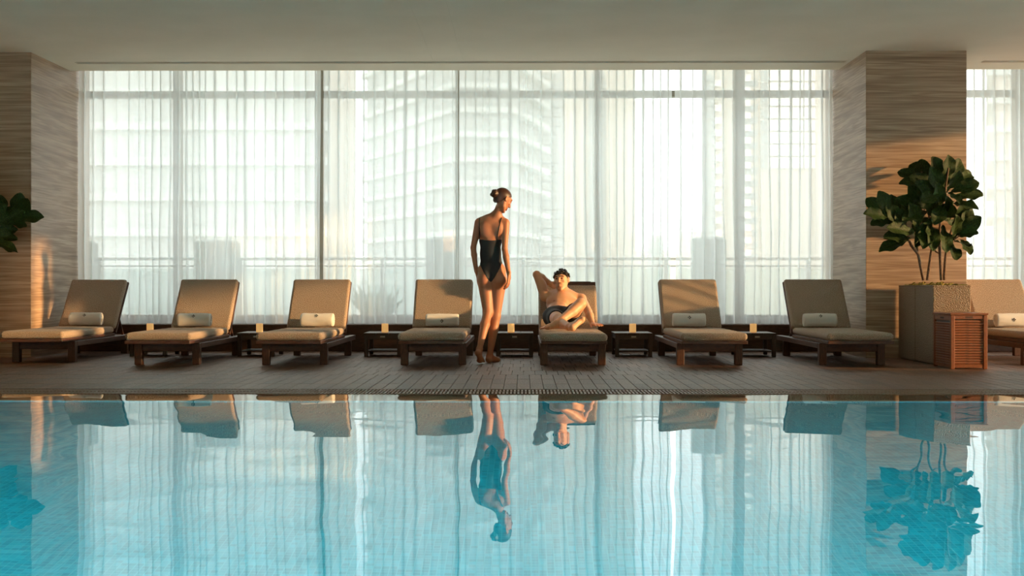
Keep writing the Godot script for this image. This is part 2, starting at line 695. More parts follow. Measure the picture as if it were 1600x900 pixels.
func shell() -> void:
	var edge := -14.45
	# ceiling: a slab with plaster panels below it; hairline joints and the dark air slots are gaps between panels
	var slab := MB.new()
	slab.box(Vector3((LEFT_WALL + RIGHT_WALL) / 2.0, CEIL + 0.2, (edge + REAR_WALL) / 2.0), Vector3(RIGHT_WALL - LEFT_WALL + 0.6, 0.28, REAR_WALL - edge + 0.3))
	slab.box(Vector3((LEFT_WALL + RIGHT_WALL) / 2.0, CEIL + 0.44, edge - 0.4), Vector3(RIGHT_WALL - LEFT_WALL + 0.6, 0.2, 1.1))
	var ceil_node := struct("ceiling", slab, M.ceiling_paint, "flat white plaster ceiling with dark linear air slots near the curtains")
	var x_a := xp(677, 13.93)
	var x_b := xp(723, 13.93)
	var cuts := [LEFT_WALL, x_a, x_b, RIGHT_WALL]
	for k in 3:
		part("panel", span_box(Vector3(cuts[k] + 0.0006, CEIL, -13.87), Vector3(cuts[k + 1] - 0.0006, CEIL + 0.06, REAR_WALL)), M.ceiling_paint, ceil_node)
	part("panel", span_box(Vector3(LEFT_WALL, CEIL, edge), Vector3(RIGHT_WALL, CEIL + 0.06, -14.0)), M.ceiling_paint, ceil_node)
	var slots := [[xp(118, 13.93), xp(1322, 13.93)], [xp(1535, 13.93), RIGHT_WALL - 0.4]]
	var fill := [[LEFT_WALL, slots[0][0]], [slots[0][1], slots[1][0]], [slots[1][1], RIGHT_WALL]]
	for q in fill:
		part("panel", span_box(Vector3(q[0], CEIL, -14.0), Vector3(q[1], CEIL + 0.06, -13.87)), M.ceiling_paint, ceil_node)
	for q in slots:
		var tr := MB.new()
		var wx: float = q[1] - q[0]
		var mx: float = (q[0] + q[1]) / 2.0
		tr.box(Vector3(mx, CEIL + 0.03, -13.997), Vector3(wx, 0.058, 0.004))
		tr.box(Vector3(mx, CEIL + 0.03, -13.873), Vector3(wx, 0.058, 0.004))
		tr.box(Vector3(mx, CEIL + 0.056, -13.935), Vector3(wx, 0.004, 0.12))
		part("slot_trough", tr, M.ceiling_paint, ceil_node)
		for zz in [-13.965, -13.935, -13.905]:
			var bl := MB.new()
			bl.box(Vector3(mx, CEIL + 0.026, zz), Vector3(wx, 0.044, 0.003), 0.0, Basis(Vector3.RIGHT, 0.5))
			part("slot_blade", bl, M.ceiling_paint, ceil_node)
	# pillars
	var pl := [[-6.35, xp(48.7, 13.3)], [xp(1353, 13.3), xp(1510.5, 13.3)]]
	var words := ["stone-clad pillar whose window-side face catches the shadow of a lounger", "stone-clad pillar behind the potted fig, its face striped by low sunlight"]
	for k in 2:
		struct("pillar", span_box(Vector3(pl[k][0], -0.02, PILLAR_Z), Vector3(pl[k][1], CEIL + 0.3, -15.1), 0.004), M.vein_cut_travertine, words[k])
	# walls
	struct("wall_left", span_box(Vector3(LEFT_WALL - 0.2, -0.1, -15.2), Vector3(LEFT_WALL, CEIL + 0.4, REAR_WALL + 0.2)), M.wall_paint, "plain beige side wall of the pool hall")
	struct("wall_rear", span_box(Vector3(LEFT_WALL - 0.2, -0.1, REAR_WALL), Vector3(RIGHT_WALL + 0.2, CEIL + 0.4, REAR_WALL + 0.2)), M.wall_paint, "plain beige wall across the pool from the loungers")
	# unseen fill lamps added on that wall to warm the room light
	for k in 4:
		var lamp := thing("added_fill_lamp", "added warm fill lamp on the wall across the pool, out of view", "lamp", Vector3(-6.0 + 4.0 * k, 2.0, REAR_WALL), "added fill lamps across the pool")
		part("bracket", span_box(Vector3(-0.05, -0.05, 0), Vector3(0.05, 0.05, -0.06), 0.004), M.brushed_steel, lamp)
		part("shade", span_box(Vector3(-0.16, -0.28, -0.06), Vector3(0.16, 0.28, -0.14), 0.012), M.fill_lamp_shade, lamp)
		var l := AreaLight3D.new()
		l.name = "added_fill_glow"
		l.area_size = Vector2(0.32, 0.56)
		l.area_normalize_energy = true
		l.light_color = Color(1.0, 0.72, 0.46)
		l.light_energy = 2.4
		l.shadow_enabled = true
		l.position = Vector3(0, 0, -0.15)
		lamp.add_child(l)
	# end wall: a tall glazed opening lets the low sun in along the row of loungers
	var rw := MB.new()
	var o0 := -13.2
	var o1 := -6.8
	for q in [[-15.2, o0], [o1, REAR_WALL + 0.2]]:
		rw.box(Vector3(RIGHT_WALL + 0.1, (CEIL + 0.3) / 2.0, (q[0] + q[1]) / 2.0), Vector3(0.2, CEIL + 0.5, q[1] - q[0]))
	rw.box(Vector3(RIGHT_WALL + 0.1, 0.0, (o0 + o1) / 2.0), Vector3(0.2, 0.2, o1 - o0))
	rw.box(Vector3(RIGHT_WALL + 0.1, (2.95 + CEIL + 0.4) / 2.0, (o0 + o1) / 2.0), Vector3(0.2, CEIL + 0.4 - 2.95, o1 - o0))
	rw.box(Vector3(RIGHT_WALL + 0.1, 1.6, -9.4), Vector3(0.2, 3.2, 0.5))
	var rwn := struct("wall_right", rw, M.wall_paint, "end wall of the hall with a tall glazed opening")
	for q in [[o0, -9.65], [-9.15, o1]]:
		part("pane", span_box(Vector3(RIGHT_WALL + 0.07, 0.1, q[0]), Vector3(RIGHT_WALL + 0.08, 2.95, q[1])), M.window_glass, rwn)
	# sloping wedge added inside that window, shaped to keep sun off the lounger legs
	var pp := MB.new()
	var side0 := [Vector3(0, 0, -9.93), Vector3(0, 1.27, -9.93), Vector3(0, 2.30, -6.85), Vector3(0, 0, -6.85)]
	for xx in [RIGHT_WALL - 0.16, RIGHT_WALL - 0.06]:
		var pts := []
		for q in side0:
			pts.append(q + Vector3(xx, 0, 0))
		pp.poly(pts, Vector3.LEFT if xx < RIGHT_WALL - 0.1 else Vector3.RIGHT)
	for k in 4:
		var qa: Vector3 = side0[k] + Vector3(RIGHT_WALL - 0.16, 0, 0)
		var qb: Vector3 = side0[(k + 1) % 4] + Vector3(RIGHT_WALL - 0.16, 0, 0)
		var mid := Vector3(RIGHT_WALL - 0.16, 0.8, -8.4)
		var out := Vector3.RIGHT.cross(qb - qa).normalized()
		if out.dot((qa + qb) / 2.0 - mid) < 0.0:
			out = -out
		pp.poly([qa, qb, qb + Vector3(0.1, 0, 0), qa + Vector3(0.1, 0, 0)], out)
	struct("wall_sun_block", pp, M.wall_paint, "added sloping sun blocker before the end wall window, out of view")
	# blind added over part of that window to cut sun on the lounger backs
	var blind := thing("added_sun_blind", "added blind that blocks part of the sun at the end wall window", "blind", Vector3(RIGHT_WALL + 0.0, 2.22, 0))
	part("cloth", span_box(Vector3(-0.035, 0.0, -11.55), Vector3(-0.029, 0.88, -10.15)), M.wall_paint, blind)
	part("bottom_bar", span_box(Vector3(-0.04, -0.02, -11.55), Vector3(-0.024, 0.005, -10.15), 0.003), M.brushed_steel, blind)
	var roll := MB.new()
	roll.tube([Vector3(-0.05, 0.92, -11.56), Vector3(-0.05, 0.92, -10.14)], [0.04], 12)
	part("roller", roll, M.brushed_steel, blind)
	var wb := MB.new()
	wb.box(Vector3(0.15, 0.21, -15.12), Vector3(RIGHT_WALL - LEFT_WALL, 0.42, 0.16))
	wb.box(Vector3(0.15, 3.62, -15.12), Vector3(RIGHT_WALL - LEFT_WALL, 0.2, 0.16))
	struct("wall_back", wb, M.window_frame_paint, "low upstand and head of the window wall behind the curtains")
	# dark timber plinth under the curtains, between the pillars
	var bays := [[LEFT_WALL, pl[0][0]], [pl[0][1], pl[1][0]], [pl[1][1], RIGHT_WALL]]
	for q in bays:
		struct("trim_1", span_box(Vector3(q[0], 0.0, -15.04), Vector3(q[1], 0.315, -14.6), 0.006), M.ledge_wood, "dark timber plinth running below the sheer curtains")

func ripple(nz: FastNoiseLite, x: float, z: float) -> float:
	return 0.0014 * nz.get_noise_2d(x * 1.5, z * 1.1)

func pool() -> void:
	var x0 := -8.0
	var x1 := 8.2
	var b := MB.new()
	# the floor falls from a shallow end under the grate to the deep side by the camera
	var prof := [Vector2(POOL_Z0, -0.16), Vector2(-3.0, -1.35), Vector2(POOL_Z1, -1.35)]
	for k in 2:
		var pa: Vector2 = prof[k]
		var pb: Vector2 = prof[k + 1]
		var up := Vector3(0, pb.x - pa.x, -(pb.y - pa.y)).normalized()
		b.poly([Vector3(x0, pa.y, pa.x), Vector3(x1, pa.y, pa.x), Vector3(x1, pb.y, pb.x), Vector3(x0, pb.y, pb.x)], up)
	b.box(Vector3((x0 + x1) / 2, -1.55, (POOL_Z0 + POOL_Z1) / 2), Vector3(x1 - x0 + 0.6, 0.2, POOL_Z1 - POOL_Z0 + 0.6))
	b.box(Vector3(x0 - 0.1, -0.75, (POOL_Z0 + POOL_Z1) / 2), Vector3(0.2, 1.4, POOL_Z1 - POOL_Z0))
	b.box(Vector3(x1 + 0.1, -0.75, (POOL_Z0 + POOL_Z1) / 2), Vector3(0.2, 1.4, POOL_Z1 - POOL_Z0))
	b.box(Vector3((x0 + x1) / 2, -0.75, POOL_Z1 + 0.1), Vector3(x1 - x0 + 0.4, 1.4, 0.2))
	b.box(Vector3((x0 + x1) / 2, -0.78, POOL_Z0 - 0.1), Vector3(x1 - x0 + 0.4, 1.4, 0.2))
	var basin := struct("pool_basin", b, M.pool_mosaic, "turquoise mosaic basin of the indoor pool")
	basin.set_meta("category", "pool")
	# submerged stone edge between basin and overflow grate
	var ledge := struct("trim_2", span_box(Vector3(x0, -0.3, -8.83), Vector3(x1, -0.022, POOL_Z0), 0.006), M.ledge_stone, "brown stone pool edge just under the water beside the grate")
	ledge.set_meta("category", "pool edge")
	# water: a rippled sheet over basin and ledge
	var w := MB.new()
	var nz := FastNoiseLite.new()
	nz.seed = 8
	nz.frequency = 0.8
	nz.fractal_octaves = 2
	nz.fractal_gain = 0.3
	var gx := 180
	var gz := 110
	var za := -8.825
	var zb := POOL_Z1
	for k in gz + 1:
		for j in gx + 1:
			var x := lerpf(x0, x1, float(j) / gx)
			var z := lerpf(za, zb, float(k) / gz)
			var e := 0.02
			var nn := Vector3(-(ripple(nz, x + e, z) - ripple(nz, x - e, z)) / (2 * e), 1.0, -(ripple(nz, x, z + e) - ripple(nz, x, z - e)) / (2 * e)).normalized()
			w.put(Vector3(x, -0.005 + ripple(nz, x, z), z), nn)
	for k in gz:
		for j in gx:
			var a := k * (gx + 1) + j
			w.quad_auto(a, a + 1, a + gx + 2, a + gx + 1)
	var wn := struct("pool_water", w, M.pool_water, "calm turquoise pool water mirroring the curtains and figures")
	wn.set_meta("category", "water")
	# underwater lamps in the near and side walls of the basin
	var spots := []
	for k in 5:
		spots.append([Vector3(-6.4 + 3.2 * k, -0.6, POOL_Z1 - 0.005), 0.0])
	for z in [-3.2, -6.2]:
		spots.append([Vector3(x0 + 0.005, -0.6, z), -PI / 2])
		spots.append([Vector3(x1 - 0.005, -0.6, z), PI / 2])
	for s in spots:
		var lamp := thing("pool_lamp", "round underwater lamp set in the pool wall", "lamp", s[0], "underwater pool lamps", s[1])
		var rim := MB.new()
		var lens := MB.new()
		var ring := []
		for k in 25:
			ring.append(Vector3(0.15 * cos(TAU * k / 24), 0.15 * sin(TAU * k / 24), -0.008))
		rim.tube(ring, [0.014], 8, false)
		lens.box(Vector3(0, 0, -0.004), Vector3(0.2, 0.2, 0.006), 0.002)
		lens.box(Vector3(0, 0, -0.005), Vector3(0.2, 0.2, 0.006), 0.002, Basis(Vector3.BACK, PI / 4))
		part("rim", rim, M.brushed_steel, lamp)
		part("lens", lens, M.pool_lamp_lens, lamp)
		var l := AreaLight3D.new()
		l.name = "pool_lamp_beam"
		l.area_size = Vector2(0.25, 0.25)
		l.area_normalize_energy = true
		l.light_color = Color(0.92, 0.98, 1.0)
		l.light_energy = POOL_LAMP
		l.shadow_enabled = true
		l.position = Vector3(0, 0, -0.03)
		lamp.add_child(l)

const POOL_LAMP := 10.5

func deck() -> void:
	var z_grate0 := -9.225
	var z_grate1 := -8.825
	var base := MB.new()
	base.box(Vector3(0.15, -0.112, (-15.2 + z_grate0) / 2), Vector3(RIGHT_WALL - LEFT_WALL, 0.2, 15.2 + z_grate0))
	base.box(Vector3(-8.5, -0.1, (z_grate0 + REAR_WALL) / 2), Vector3(1.0, 0.2, REAR_WALL - z_grate0))
	base.box(Vector3(8.75, -0.1, (z_grate0 + REAR_WALL) / 2), Vector3(1.1, 0.2, REAR_WALL - z_grate0))
	base.box(Vector3(0.15, -0.1, (POOL_Z1 + REAR_WALL) / 2 + 0.1), Vector3(16.3, 0.2, REAR_WALL - POOL_Z1 - 0.2))
	var fl := struct("floor", base, M.deck_grout, "brown-grey plank tile deck between the pool and the loungers")
	# plank tiles, long side towards the pool
	var pitch := 0.1
	var long := 0.502
	var one := boxed(Vector3(pitch - 0.004, 0.02, long - 0.004), 0.0015).mesh()
	var r := RandomNumberGenerator.new()
	r.seed = 5
	var far := [MB.new(), MB.new(), MB.new(), MB.new()]
	for row in 11:
		var z := z_grate0 - long * (row + 0.5)
		var off := 0.0 if row < 3 else (0.05 if row % 2 == 1 else 0.02)
		var xa := xp(-25, -z)
		var xb := xp(1625, -z)
		for col in range(-90, 94):
			var x := col * pitch + off
			if x < LEFT_WALL + 0.05 or x > RIGHT_WALL - 0.05:
				continue
			var k := r.randi() % 4
			var p := Vector3(x, -0.01 + r.randf_range(-0.0008, 0.0), z)
			if row < 3 and x > xa and x < xb:
				part("tile", one, M["deck_tile_%d" % k], fl, p)
			else:
				far[k].box(p, Vector3(pitch - 0.004, 0.02, minf(long, z + long / 2 + 15.0) - 0.004))
	for k in 4:
		part("paving", far[k], M["deck_tile_%d" % k], fl).set_meta("kind", "stuff")
	# overflow grate: two rows of slats over a black channel
	var g := thing("overflow_grate", "slotted brown overflow grate along the pool edge", "grate", Vector3(0, 0, 0))
	var ch := MB.new()
	ch.box(Vector3(0.1, -0.31, (z_grate0 + z_grate1) / 2), Vector3(16.2, 0.02, z_grate1 - z_grate0))
	ch.box(Vector3(0.1, -0.16, z_grate0 + 0.005), Vector3(16.2, 0.28, 0.01))
	ch.box(Vector3(0.1, -0.16, z_grate1 - 0.005), Vector3(16.2, 0.28, 0.01))
	part("channel", ch, M.channel_concrete, g)
	var bars := MB.new()
	var n := int(16.2 / 0.0265)
	for k in n:
		var x := -8.0 + (k + 0.5) * 0.0265
		for half in 2:
			var zc := z_grate0 + 0.02 + 0.09 + half * 0.195
			bars.box(Vector3(x, -0.012, zc), Vector3(0.0145, 0.022, 0.17))
	part("slats", bars, M.grate_bar, g).set_meta("kind", "stuff")
	for z in [z_grate0 + 0.009, (z_grate0 + z_grate1) / 2 + 0.005, z_grate1 - 0.009]:
		part("edge_strip", span_box(Vector3(-8.0, -0.03, z - 0.008), Vector3(8.2, -0.003, z + 0.008), 0.002), M.grate_bar, g)

# ------------------------------------------------------------------ window wall and curtains
func windows() -> void:
	var d := -GLASS_Z
	var bays := [
		[[xp(48.7, 13.3), xp(277.5, d), xp(499.5, d), xp(715, d), xp(933, d), xp(1155, d), xp(1353, 13.3)], [0.085, 0.1, 0.045, 0.06, 0.11], "tall gridded window between the two stone pillars, behind sheer curtains"],
		[[xp(1510.5, 13.3), xp(1592, d), 7.6, RIGHT_WALL], [0.1, 0.1], "tall window past the fig's pillar, behind sheer curtains"],
		[[LEFT_WALL, -7.7, -6.35], [0.1], "tall window beyond the other pillar"],
	]
	var y0 := 0.42
	var y1 := 3.52
	var tr0 := hp(152.5, d)
	var tr1 := hp(142.5, d)
	for b in bays:
		var xs: Array = b[0]
		var w := thing("window_1", b[2], "window", Vector3.ZERO)
		w.set_meta("kind", "structure")
		for k in range(1, xs.size() - 1):
			var half: float = b[1][k - 1] / 2.0
			part("mullion", span_box(Vector3(xs[k] - half, y0, GLASS_Z - 0.09), Vector3(xs[k] + half, y1, GLASS_Z + 0.05), 0.004), M.window_frame_paint, w)
		part("transom", span_box(Vector3(xs[0], tr0, GLASS_Z - 0.07), Vector3(xs[-1], tr1, GLASS_Z + 0.045), 0.004), M.window_frame_paint, w)
		part("sill", span_box(Vector3(xs[0], 0.315, GLASS_Z - 0.05), Vector3(xs[-1], y0, GLASS_Z + 0.06), 0.004), M.window_frame_paint, w)
		for k in xs.size() - 1:
			part("pane", span_box(Vector3(xs[k], y0, GLASS_Z - 0.01), Vector3(xs[k + 1], tr0, GLASS_Z)), M.window_glass, w)
			part("pane", span_box(Vector3(xs[k], tr1, GLASS_Z - 0.01), Vector3(xs[k + 1], y1, GLASS_Z)), M.window_glass, w)

# one sheer curtain, gathered into pleats: the cloth doubles back on itself where a pleat is tight
func curtain(x0: float, x1: float, seed_: int, label: String) -> void:
	var r := RandomNumberGenerator.new()
	r.seed = seed_
	var nz := FastNoiseLite.new()
	nz.seed = seed_
	nz.frequency = 1.0
	var base := []       # [x, z, drift] along the cloth
	var x := x0 + 0.01
	var tight := nz.get_noise_1d(0.0)
	while x < x1 - 0.02:
		var p := minf(r.randf_range(0.07, 0.155), x1 - x)
		tight = clampf(0.5 + 1.4 * nz.get_noise_1d(x * 0.9), 0.0, 1.0)
		var fold: float = p / TAU * lerpf(1.25, 2.3, r.randf()) * lerpf(0.85, 1.15, tight)
		var deep: float = r.randf_range(0.018, 0.045)
		for k in 20:
			var t := k / 20.0
			base.append([clampf(x + p * t + fold * (sin(TAU * t)), x0, x1), deep * cos(TAU * t), 0.0])
		x += p
	var rows := 12
	var top := CEIL + 0.22
	var low := 0.322
	var m := MB.new()
	var cols := base.size()
	for j in rows + 1:
		var s := float(j) / rows
		var y := lerpf(top, low, s)
		for k in cols:
			var bx: float = base[k][0]
			var sway := 0.05 * s * nz.get_noise_2d(bx * 1.6, s * 0.7) + 0.02 * s * nz.get_noise_2d(bx * 5.0, s * 1.3 + 9.0)
			var grow := lerpf(0.75, 1.35, s) * (1.0 + 0.35 * nz.get_noise_2d(bx * 3.0, s * 2.0 + 40.0))
			var px := clampf(bx + sway, x0, x1)
			m.put(Vector3(px, y, CURTAIN_Z + clampf(base[k][1] * grow, -0.065, 0.065) + 0.012 * s * nz.get_noise_2d(bx * 2.0, s * 3.0)), Vector3.BACK)
	for j in rows + 1:
		for k in cols:
			var a := j * cols + k
			var dx := m.v[j * cols + mini(k + 1, cols - 1)] - m.v[j * cols + maxi(k - 1, 0)]
			var dy := m.v[maxi(j - 1, 0) * cols + k] - m.v[mini(j + 1, rows) * cols + k]
			var nn := dx.cross(dy)
			m.n[a] = nn.normalized() if nn.length() > 1e-9 else Vector3.BACK
	for j in rows:
		for k in cols - 1:
			var a := j * cols + k
			m.quad_auto(a, a + 1, a + cols + 1, a + cols)
	var o := part(numbered("sheer_curtain"), m, M.sheer_voile, self)
	tag(o, label, "curtain", "sheer curtains along the window wall")

func curtains() -> void:
	var c := -CURTAIN_Z
	var a := xp(48.7, 13.3) + 0.004
	var e := xp(1353, 13.3) - 0.004
	curtain(a, xp(505, c), 3, "sheer white curtain reaching from the pillar with the lounger shadow to past two loungers")
	curtain(xp(505, c) + 0.004, xp(716, c), 7, "sheer white curtain behind the lounger standing next to the woman")
	curtain(xp(716, c) + 0.004, xp(1052, c), 12, "sheer white curtain directly behind the woman and the reclining man")
	curtain(xp(1052, c) + 0.004, e, 19, "sheer white curtain ending at the side of the fig's pillar")
	curtain(xp(1510.5, 13.3) + 0.004, RIGHT_WALL - 0.02, 23, "sheer white curtain past the fig, behind the lounger by the hamper")
	curtain(LEFT_WALL + 0.02, -6.36, 29, "sheer white curtain beyond the pillar with the lounger shadow")

# ------------------------------------------------------------------ loungers and towels
func lounger(x: float, label: String, slide := 0.0, depth := 12.1) -> void:
	var t := thing("sun_lounger", label, "lounger", Vector3(x, 0, -depth), "teak loungers in front of the curtains")
	for sx in [-1.0, 1.0]:
		part("leg", span_box(Vector3(sx * 0.3165, 0.0, 0.037), Vector3(sx * 0.2445, 0.212, -0.037), 0.004), M.teak_upright, t)
		part("leg", span_box(Vector3(sx * 0.3165, 0.0, -1.68), Vector3(sx * 0.2445, 0.16, -1.61), 0.004), M.teak_upright, t)
		part("side_rail", span_box(Vector3(sx * 0.3165, 0.16, -0.038), Vector3(sx * 0.2525, 0.212, -2.0), 0.004), M.teak_long, t)
		part("platform_rail", span_box(Vector3(sx * 0.308, 0.216, 0.33), Vector3(sx * 0.262, 0.247, -1.22), 0.003), M.teak_long, t)
	part("front_apron", span_box(Vector3(-0.244, 0.13, 0.02), Vector3(0.244, 0.212, -0.012), 0.003), M.teak_across, t)
	part("cross_bar", span_box(Vector3(-0.252, 0.165, -1.95), Vector3(0.252, 0.207, -1.99), 0.003), M.teak_across, t)
	part("cross_bar", span_box(Vector3(-0.252, 0.165, -1.2), Vector3(0.252, 0.205, -1.24), 0.003), M.teak_across, t)
	part("platform_bar", span_box(Vector3(-0.308, 0.2165, 0.362), Vector3(0.308, 0.2475, 0.332), 0.003), M.teak_across, t)
	var slat := boxed(Vector3(0.52, 0.016, 0.055), 0.002).mesh()
	for k in 12:
		part("slat", slat, M.teak_across, t, Vector3(0, 0.236, 0.27 - k * 0.126))
	for k in 9:
		part("slat", boxed(Vector3(0.5, 0.014, 0.045), 0.002).mesh(), M.teak_across, t, Vector3(0, 0.198, -1.30 - k * 0.072))
	# reclining back: frame, slats, prop
	var u := Vector3(0, 0.5205, -0.42).normalized()
	var n := Vector3(0, u.z * -1.0, u.y).normalized()
	var foot := Vector3(0, 0.3245, -1.18)
	var turn := Basis(Vector3.RIGHT, n, Vector3.RIGHT.cross(n))
	var fr := foot - n * 0.094
	for sx in [-1.0, 1.0]:
		var st := MB.new()
		st.bar(fr + Vector3(sx * 0.29, 0, 0) - u * 0.02, fr + Vector3(sx * 0.29, 0, 0) + u * 0.69, 0.05, 0.03, 0.003, n)
		part("back_stile", st, M.teak_long, t)
		var pr := MB.new()
		pr.bar(fr + Vector3(sx * 0.2, 0, 0) + u * 0.42 - n * 0.016, Vector3(sx * 0.2, 0.19, -1.83), 0.025, 0.025, 0.002)
		part("back_prop", pr, M.teak_long, t)
	for k in 6:
		var sl := MB.new()
		var w := 0.11 if k == 5 else 0.07
		var c := fr + u * (0.05 + k * 0.117 + (0.008 if k == 5 else 0.0))
		sl.box(c, Vector3(0.53, 0.026 if k == 5 else 0.016, w), 0.003, turn)
		part("back_board" if k == 5 else "back_slat", sl, M.teak_across, t)
	# cushions
	var off := Vector3(0, 0, slide * 0.35)
	var seat := MB.new()
	seat.soft(Vector3(0, 0.285 - (0.007 if slide > 0.0 else 0.0), -0.415) + off, Vector3(0.63, 0.072, 1.53), 0.034, Basis.IDENTITY, 0.007, 0.0012)
	part("seat_cushion", seat, M.tweed_cushion, t)
	var back := MB.new()
	back.soft(foot + u * (0.34 - slide) - n * 0.039 + off * 0.5, Vector3(0.63, 0.072, 0.675), 0.03, turn, 0.006, 0.001)
	part("back_cushion", back, M.tweed_cushion, t)

func towel(x: float, label: String, roll: float, turn: float, squash := 1.0, depth := 12.1) -> void:
	var t := thing("rolled_towel", label, "towel", Vector3(x, 0.405, -depth - 1.105), "rolled white towels on the loungers", turn)
	var r := 0.071
	var half := 0.172
	var m := MB.new()
	var rings := [[-half + 0.012, 0.2], [-half + 0.004, 0.55], [-half - 0.002, 0.82], [-half + 0.004, 0.95], [-half + 0.02, 1.0]]
	for k in range(1, 8):
		rings.append([-half + 0.02 + (2 * half - 0.04) * k / 8.0, 1.0])
	rings.append_array([[half - 0.02, 1.0], [half - 0.004, 0.95], [half + 0.002, 0.82], [half - 0.004, 0.55], [half - 0.012, 0.2]])
	var sides := 28
	for k in rings.size():
		for j in sides:
			var a := TAU * j / sides
			var w: float = r * rings[k][1] * (1.0 + 0.022 * sin(a * 3.0 + rings[k][0] * 20.0 + x * 3.0) + 0.014 * sin(rings[k][0] * 60.0 + a * 2.0))
			# the loose end of the roll makes a step
			if a > 5.2 and a < 5.6:
				w *= 1.0 + 0.05 * (a - 5.2) / 0.4
			m.put(Vector3(rings[k][0], maxf(w * sin(a) * squash, -0.0695), w * cos(a)), Vector3.UP)
	for k in rings.size():
		for j in sides:
			var dx := m.v[mini(k + 1, rings.size() - 1) * sides + j] - m.v[maxi(k - 1, 0) * sides + j]
			var da := m.v[k * sides + (j + 1) % sides] - m.v[k * sides + (j + sides - 1) % sides]
			m.n[k * sides + j] = da.cross(dx).normalized()
			if m.n[k * sides + j].dot(Vector3(0, sin(TAU * j / sides), cos(TAU * j / sides)) + Vector3(signf(rings[k][0]) * (0.5 if rings[k][1] < 0.9 else 0.0), 0, 0)) < 0.0:
				m.n[k * sides + j] = -m.n[k * sides + j]
	for k in rings.size() - 1:
		for j in sides:
			m.quad_auto(k * sides + j, k * sides + (j + 1) % sides, (k + 1) * sides + (j + 1) % sides, (k + 1) * sides + j)
	var body := part("roll", m, M.white_terry, t)
	# spiral of the rolled end
	for sx in [-1.0, 1.0]:
		var sp := MB.new()
		var pts := []
		for k in 40:
			var a := k * 0.42
			var q := 0.012 + 0.046 * k / 40.0
			pts.append(Vector3(sx * (half - 0.002), q * sin(a) * squash, q * cos(a)))
		sp.tube(pts, [0.005], 5)
		part("spiral_end", sp, M.white_terry, t)
	# embroidered four-petal emblem
	var em := MB.new()
	var cn := Vector3(0, sin(roll), cos(roll))
	var up := Vector3(0, cos(roll), -sin(roll))
	var c := cn * (r * lerpf(1.0, squash, absf(sin(roll))) + 0.0022)
	for q in [[0.0, 0.0125], [0.0, -0.0125], [0.0115, 0.0], [-0.0115, 0.0]]:
		var p: Vector3 = c + Vector3(q[0], 0, 0) + up * q[1]
		em.box(p, Vector3(0.0105, 0.0105, 0.003), 0.001, Basis(Vector3.RIGHT, up, cn) * Basis(Vector3.BACK, PI / 4))
	em.box(c + Vector3(0.004, 0, 0) + up * 0.001, Vector3(0.006, 0.016, 0.0026), 0.001, Basis(Vector3.RIGHT, up, cn) * Basis(Vector3.BACK, 0.5))
	part("emblem", em, M.emblem_thread, t)
	body.set_meta("label", "white terry roll")

func loungers() -> void:
	var d := 12.1
	var xs := [xp(70, 12.5), xp(262.5, d), xp(461.4, d), xp(677.5, d), xp(895, d), xp(1108, d), xp(1330, d), xp(1648, d)]
	var words := [
		"teak lounger with tweed cushion casting its shadow on the pillar side",
		"teak lounger with tweed cushion, second from the pillar that bears a lounger shadow",
		"teak lounger with tweed cushion, third from the pillar that bears a lounger shadow",
		"teak lounger with tweed cushion, close beside the walking woman",
		"teak lounger the man lies on, bare headboard showing above its cushion",
		"teak lounger with tweed cushion between the man's lounger and the next side table",
		"teak lounger with tweed cushion just before the tall planter",
		"teak lounger with tweed cushion beyond the slatted hamper",
	]
	for k in 8:
		lounger(xs[k], words[k], 0.085 if k == 4 else 0.0, 12.5 if k == 0 else 12.1)
	var tx := [134.0, 304.0, 496.0, 691.0, -1.0, 1076.5, 1281.0, 1581.0]
	var rolls := [0.62, 0.62, 0.7, -0.12, 0.0, 0.42, 0.66, 0.1]
	var turns := [0.05, 0.03, -0.02, 0.0, 0.0, -0.03, -0.05, -0.02]
	var tw := [
		"rolled white towel on the lounger that shadows the pillar side",
		"rolled white towel on the second lounger from the shadowed pillar side",
		"rolled white towel on the third lounger from the shadowed pillar side",
		"flattened white towel roll, emblem low on its front, on the lounger beside the woman",
		"",
		"rolled white towel on the lounger next to the man's, opposite the woman",
		"rolled white towel on the lounger just before the tall planter",
		"rolled white towel on the lounger beyond the slatted hamper",
	]
	for k in 8:
		if k != 4:
			towel(xp(tx[k], 13.6 if k == 0 else 13.2), tw[k], rolls[k], turns[k], 0.93 if k == 3 else 1.0, 12.5 if k == 0 else 12.1)

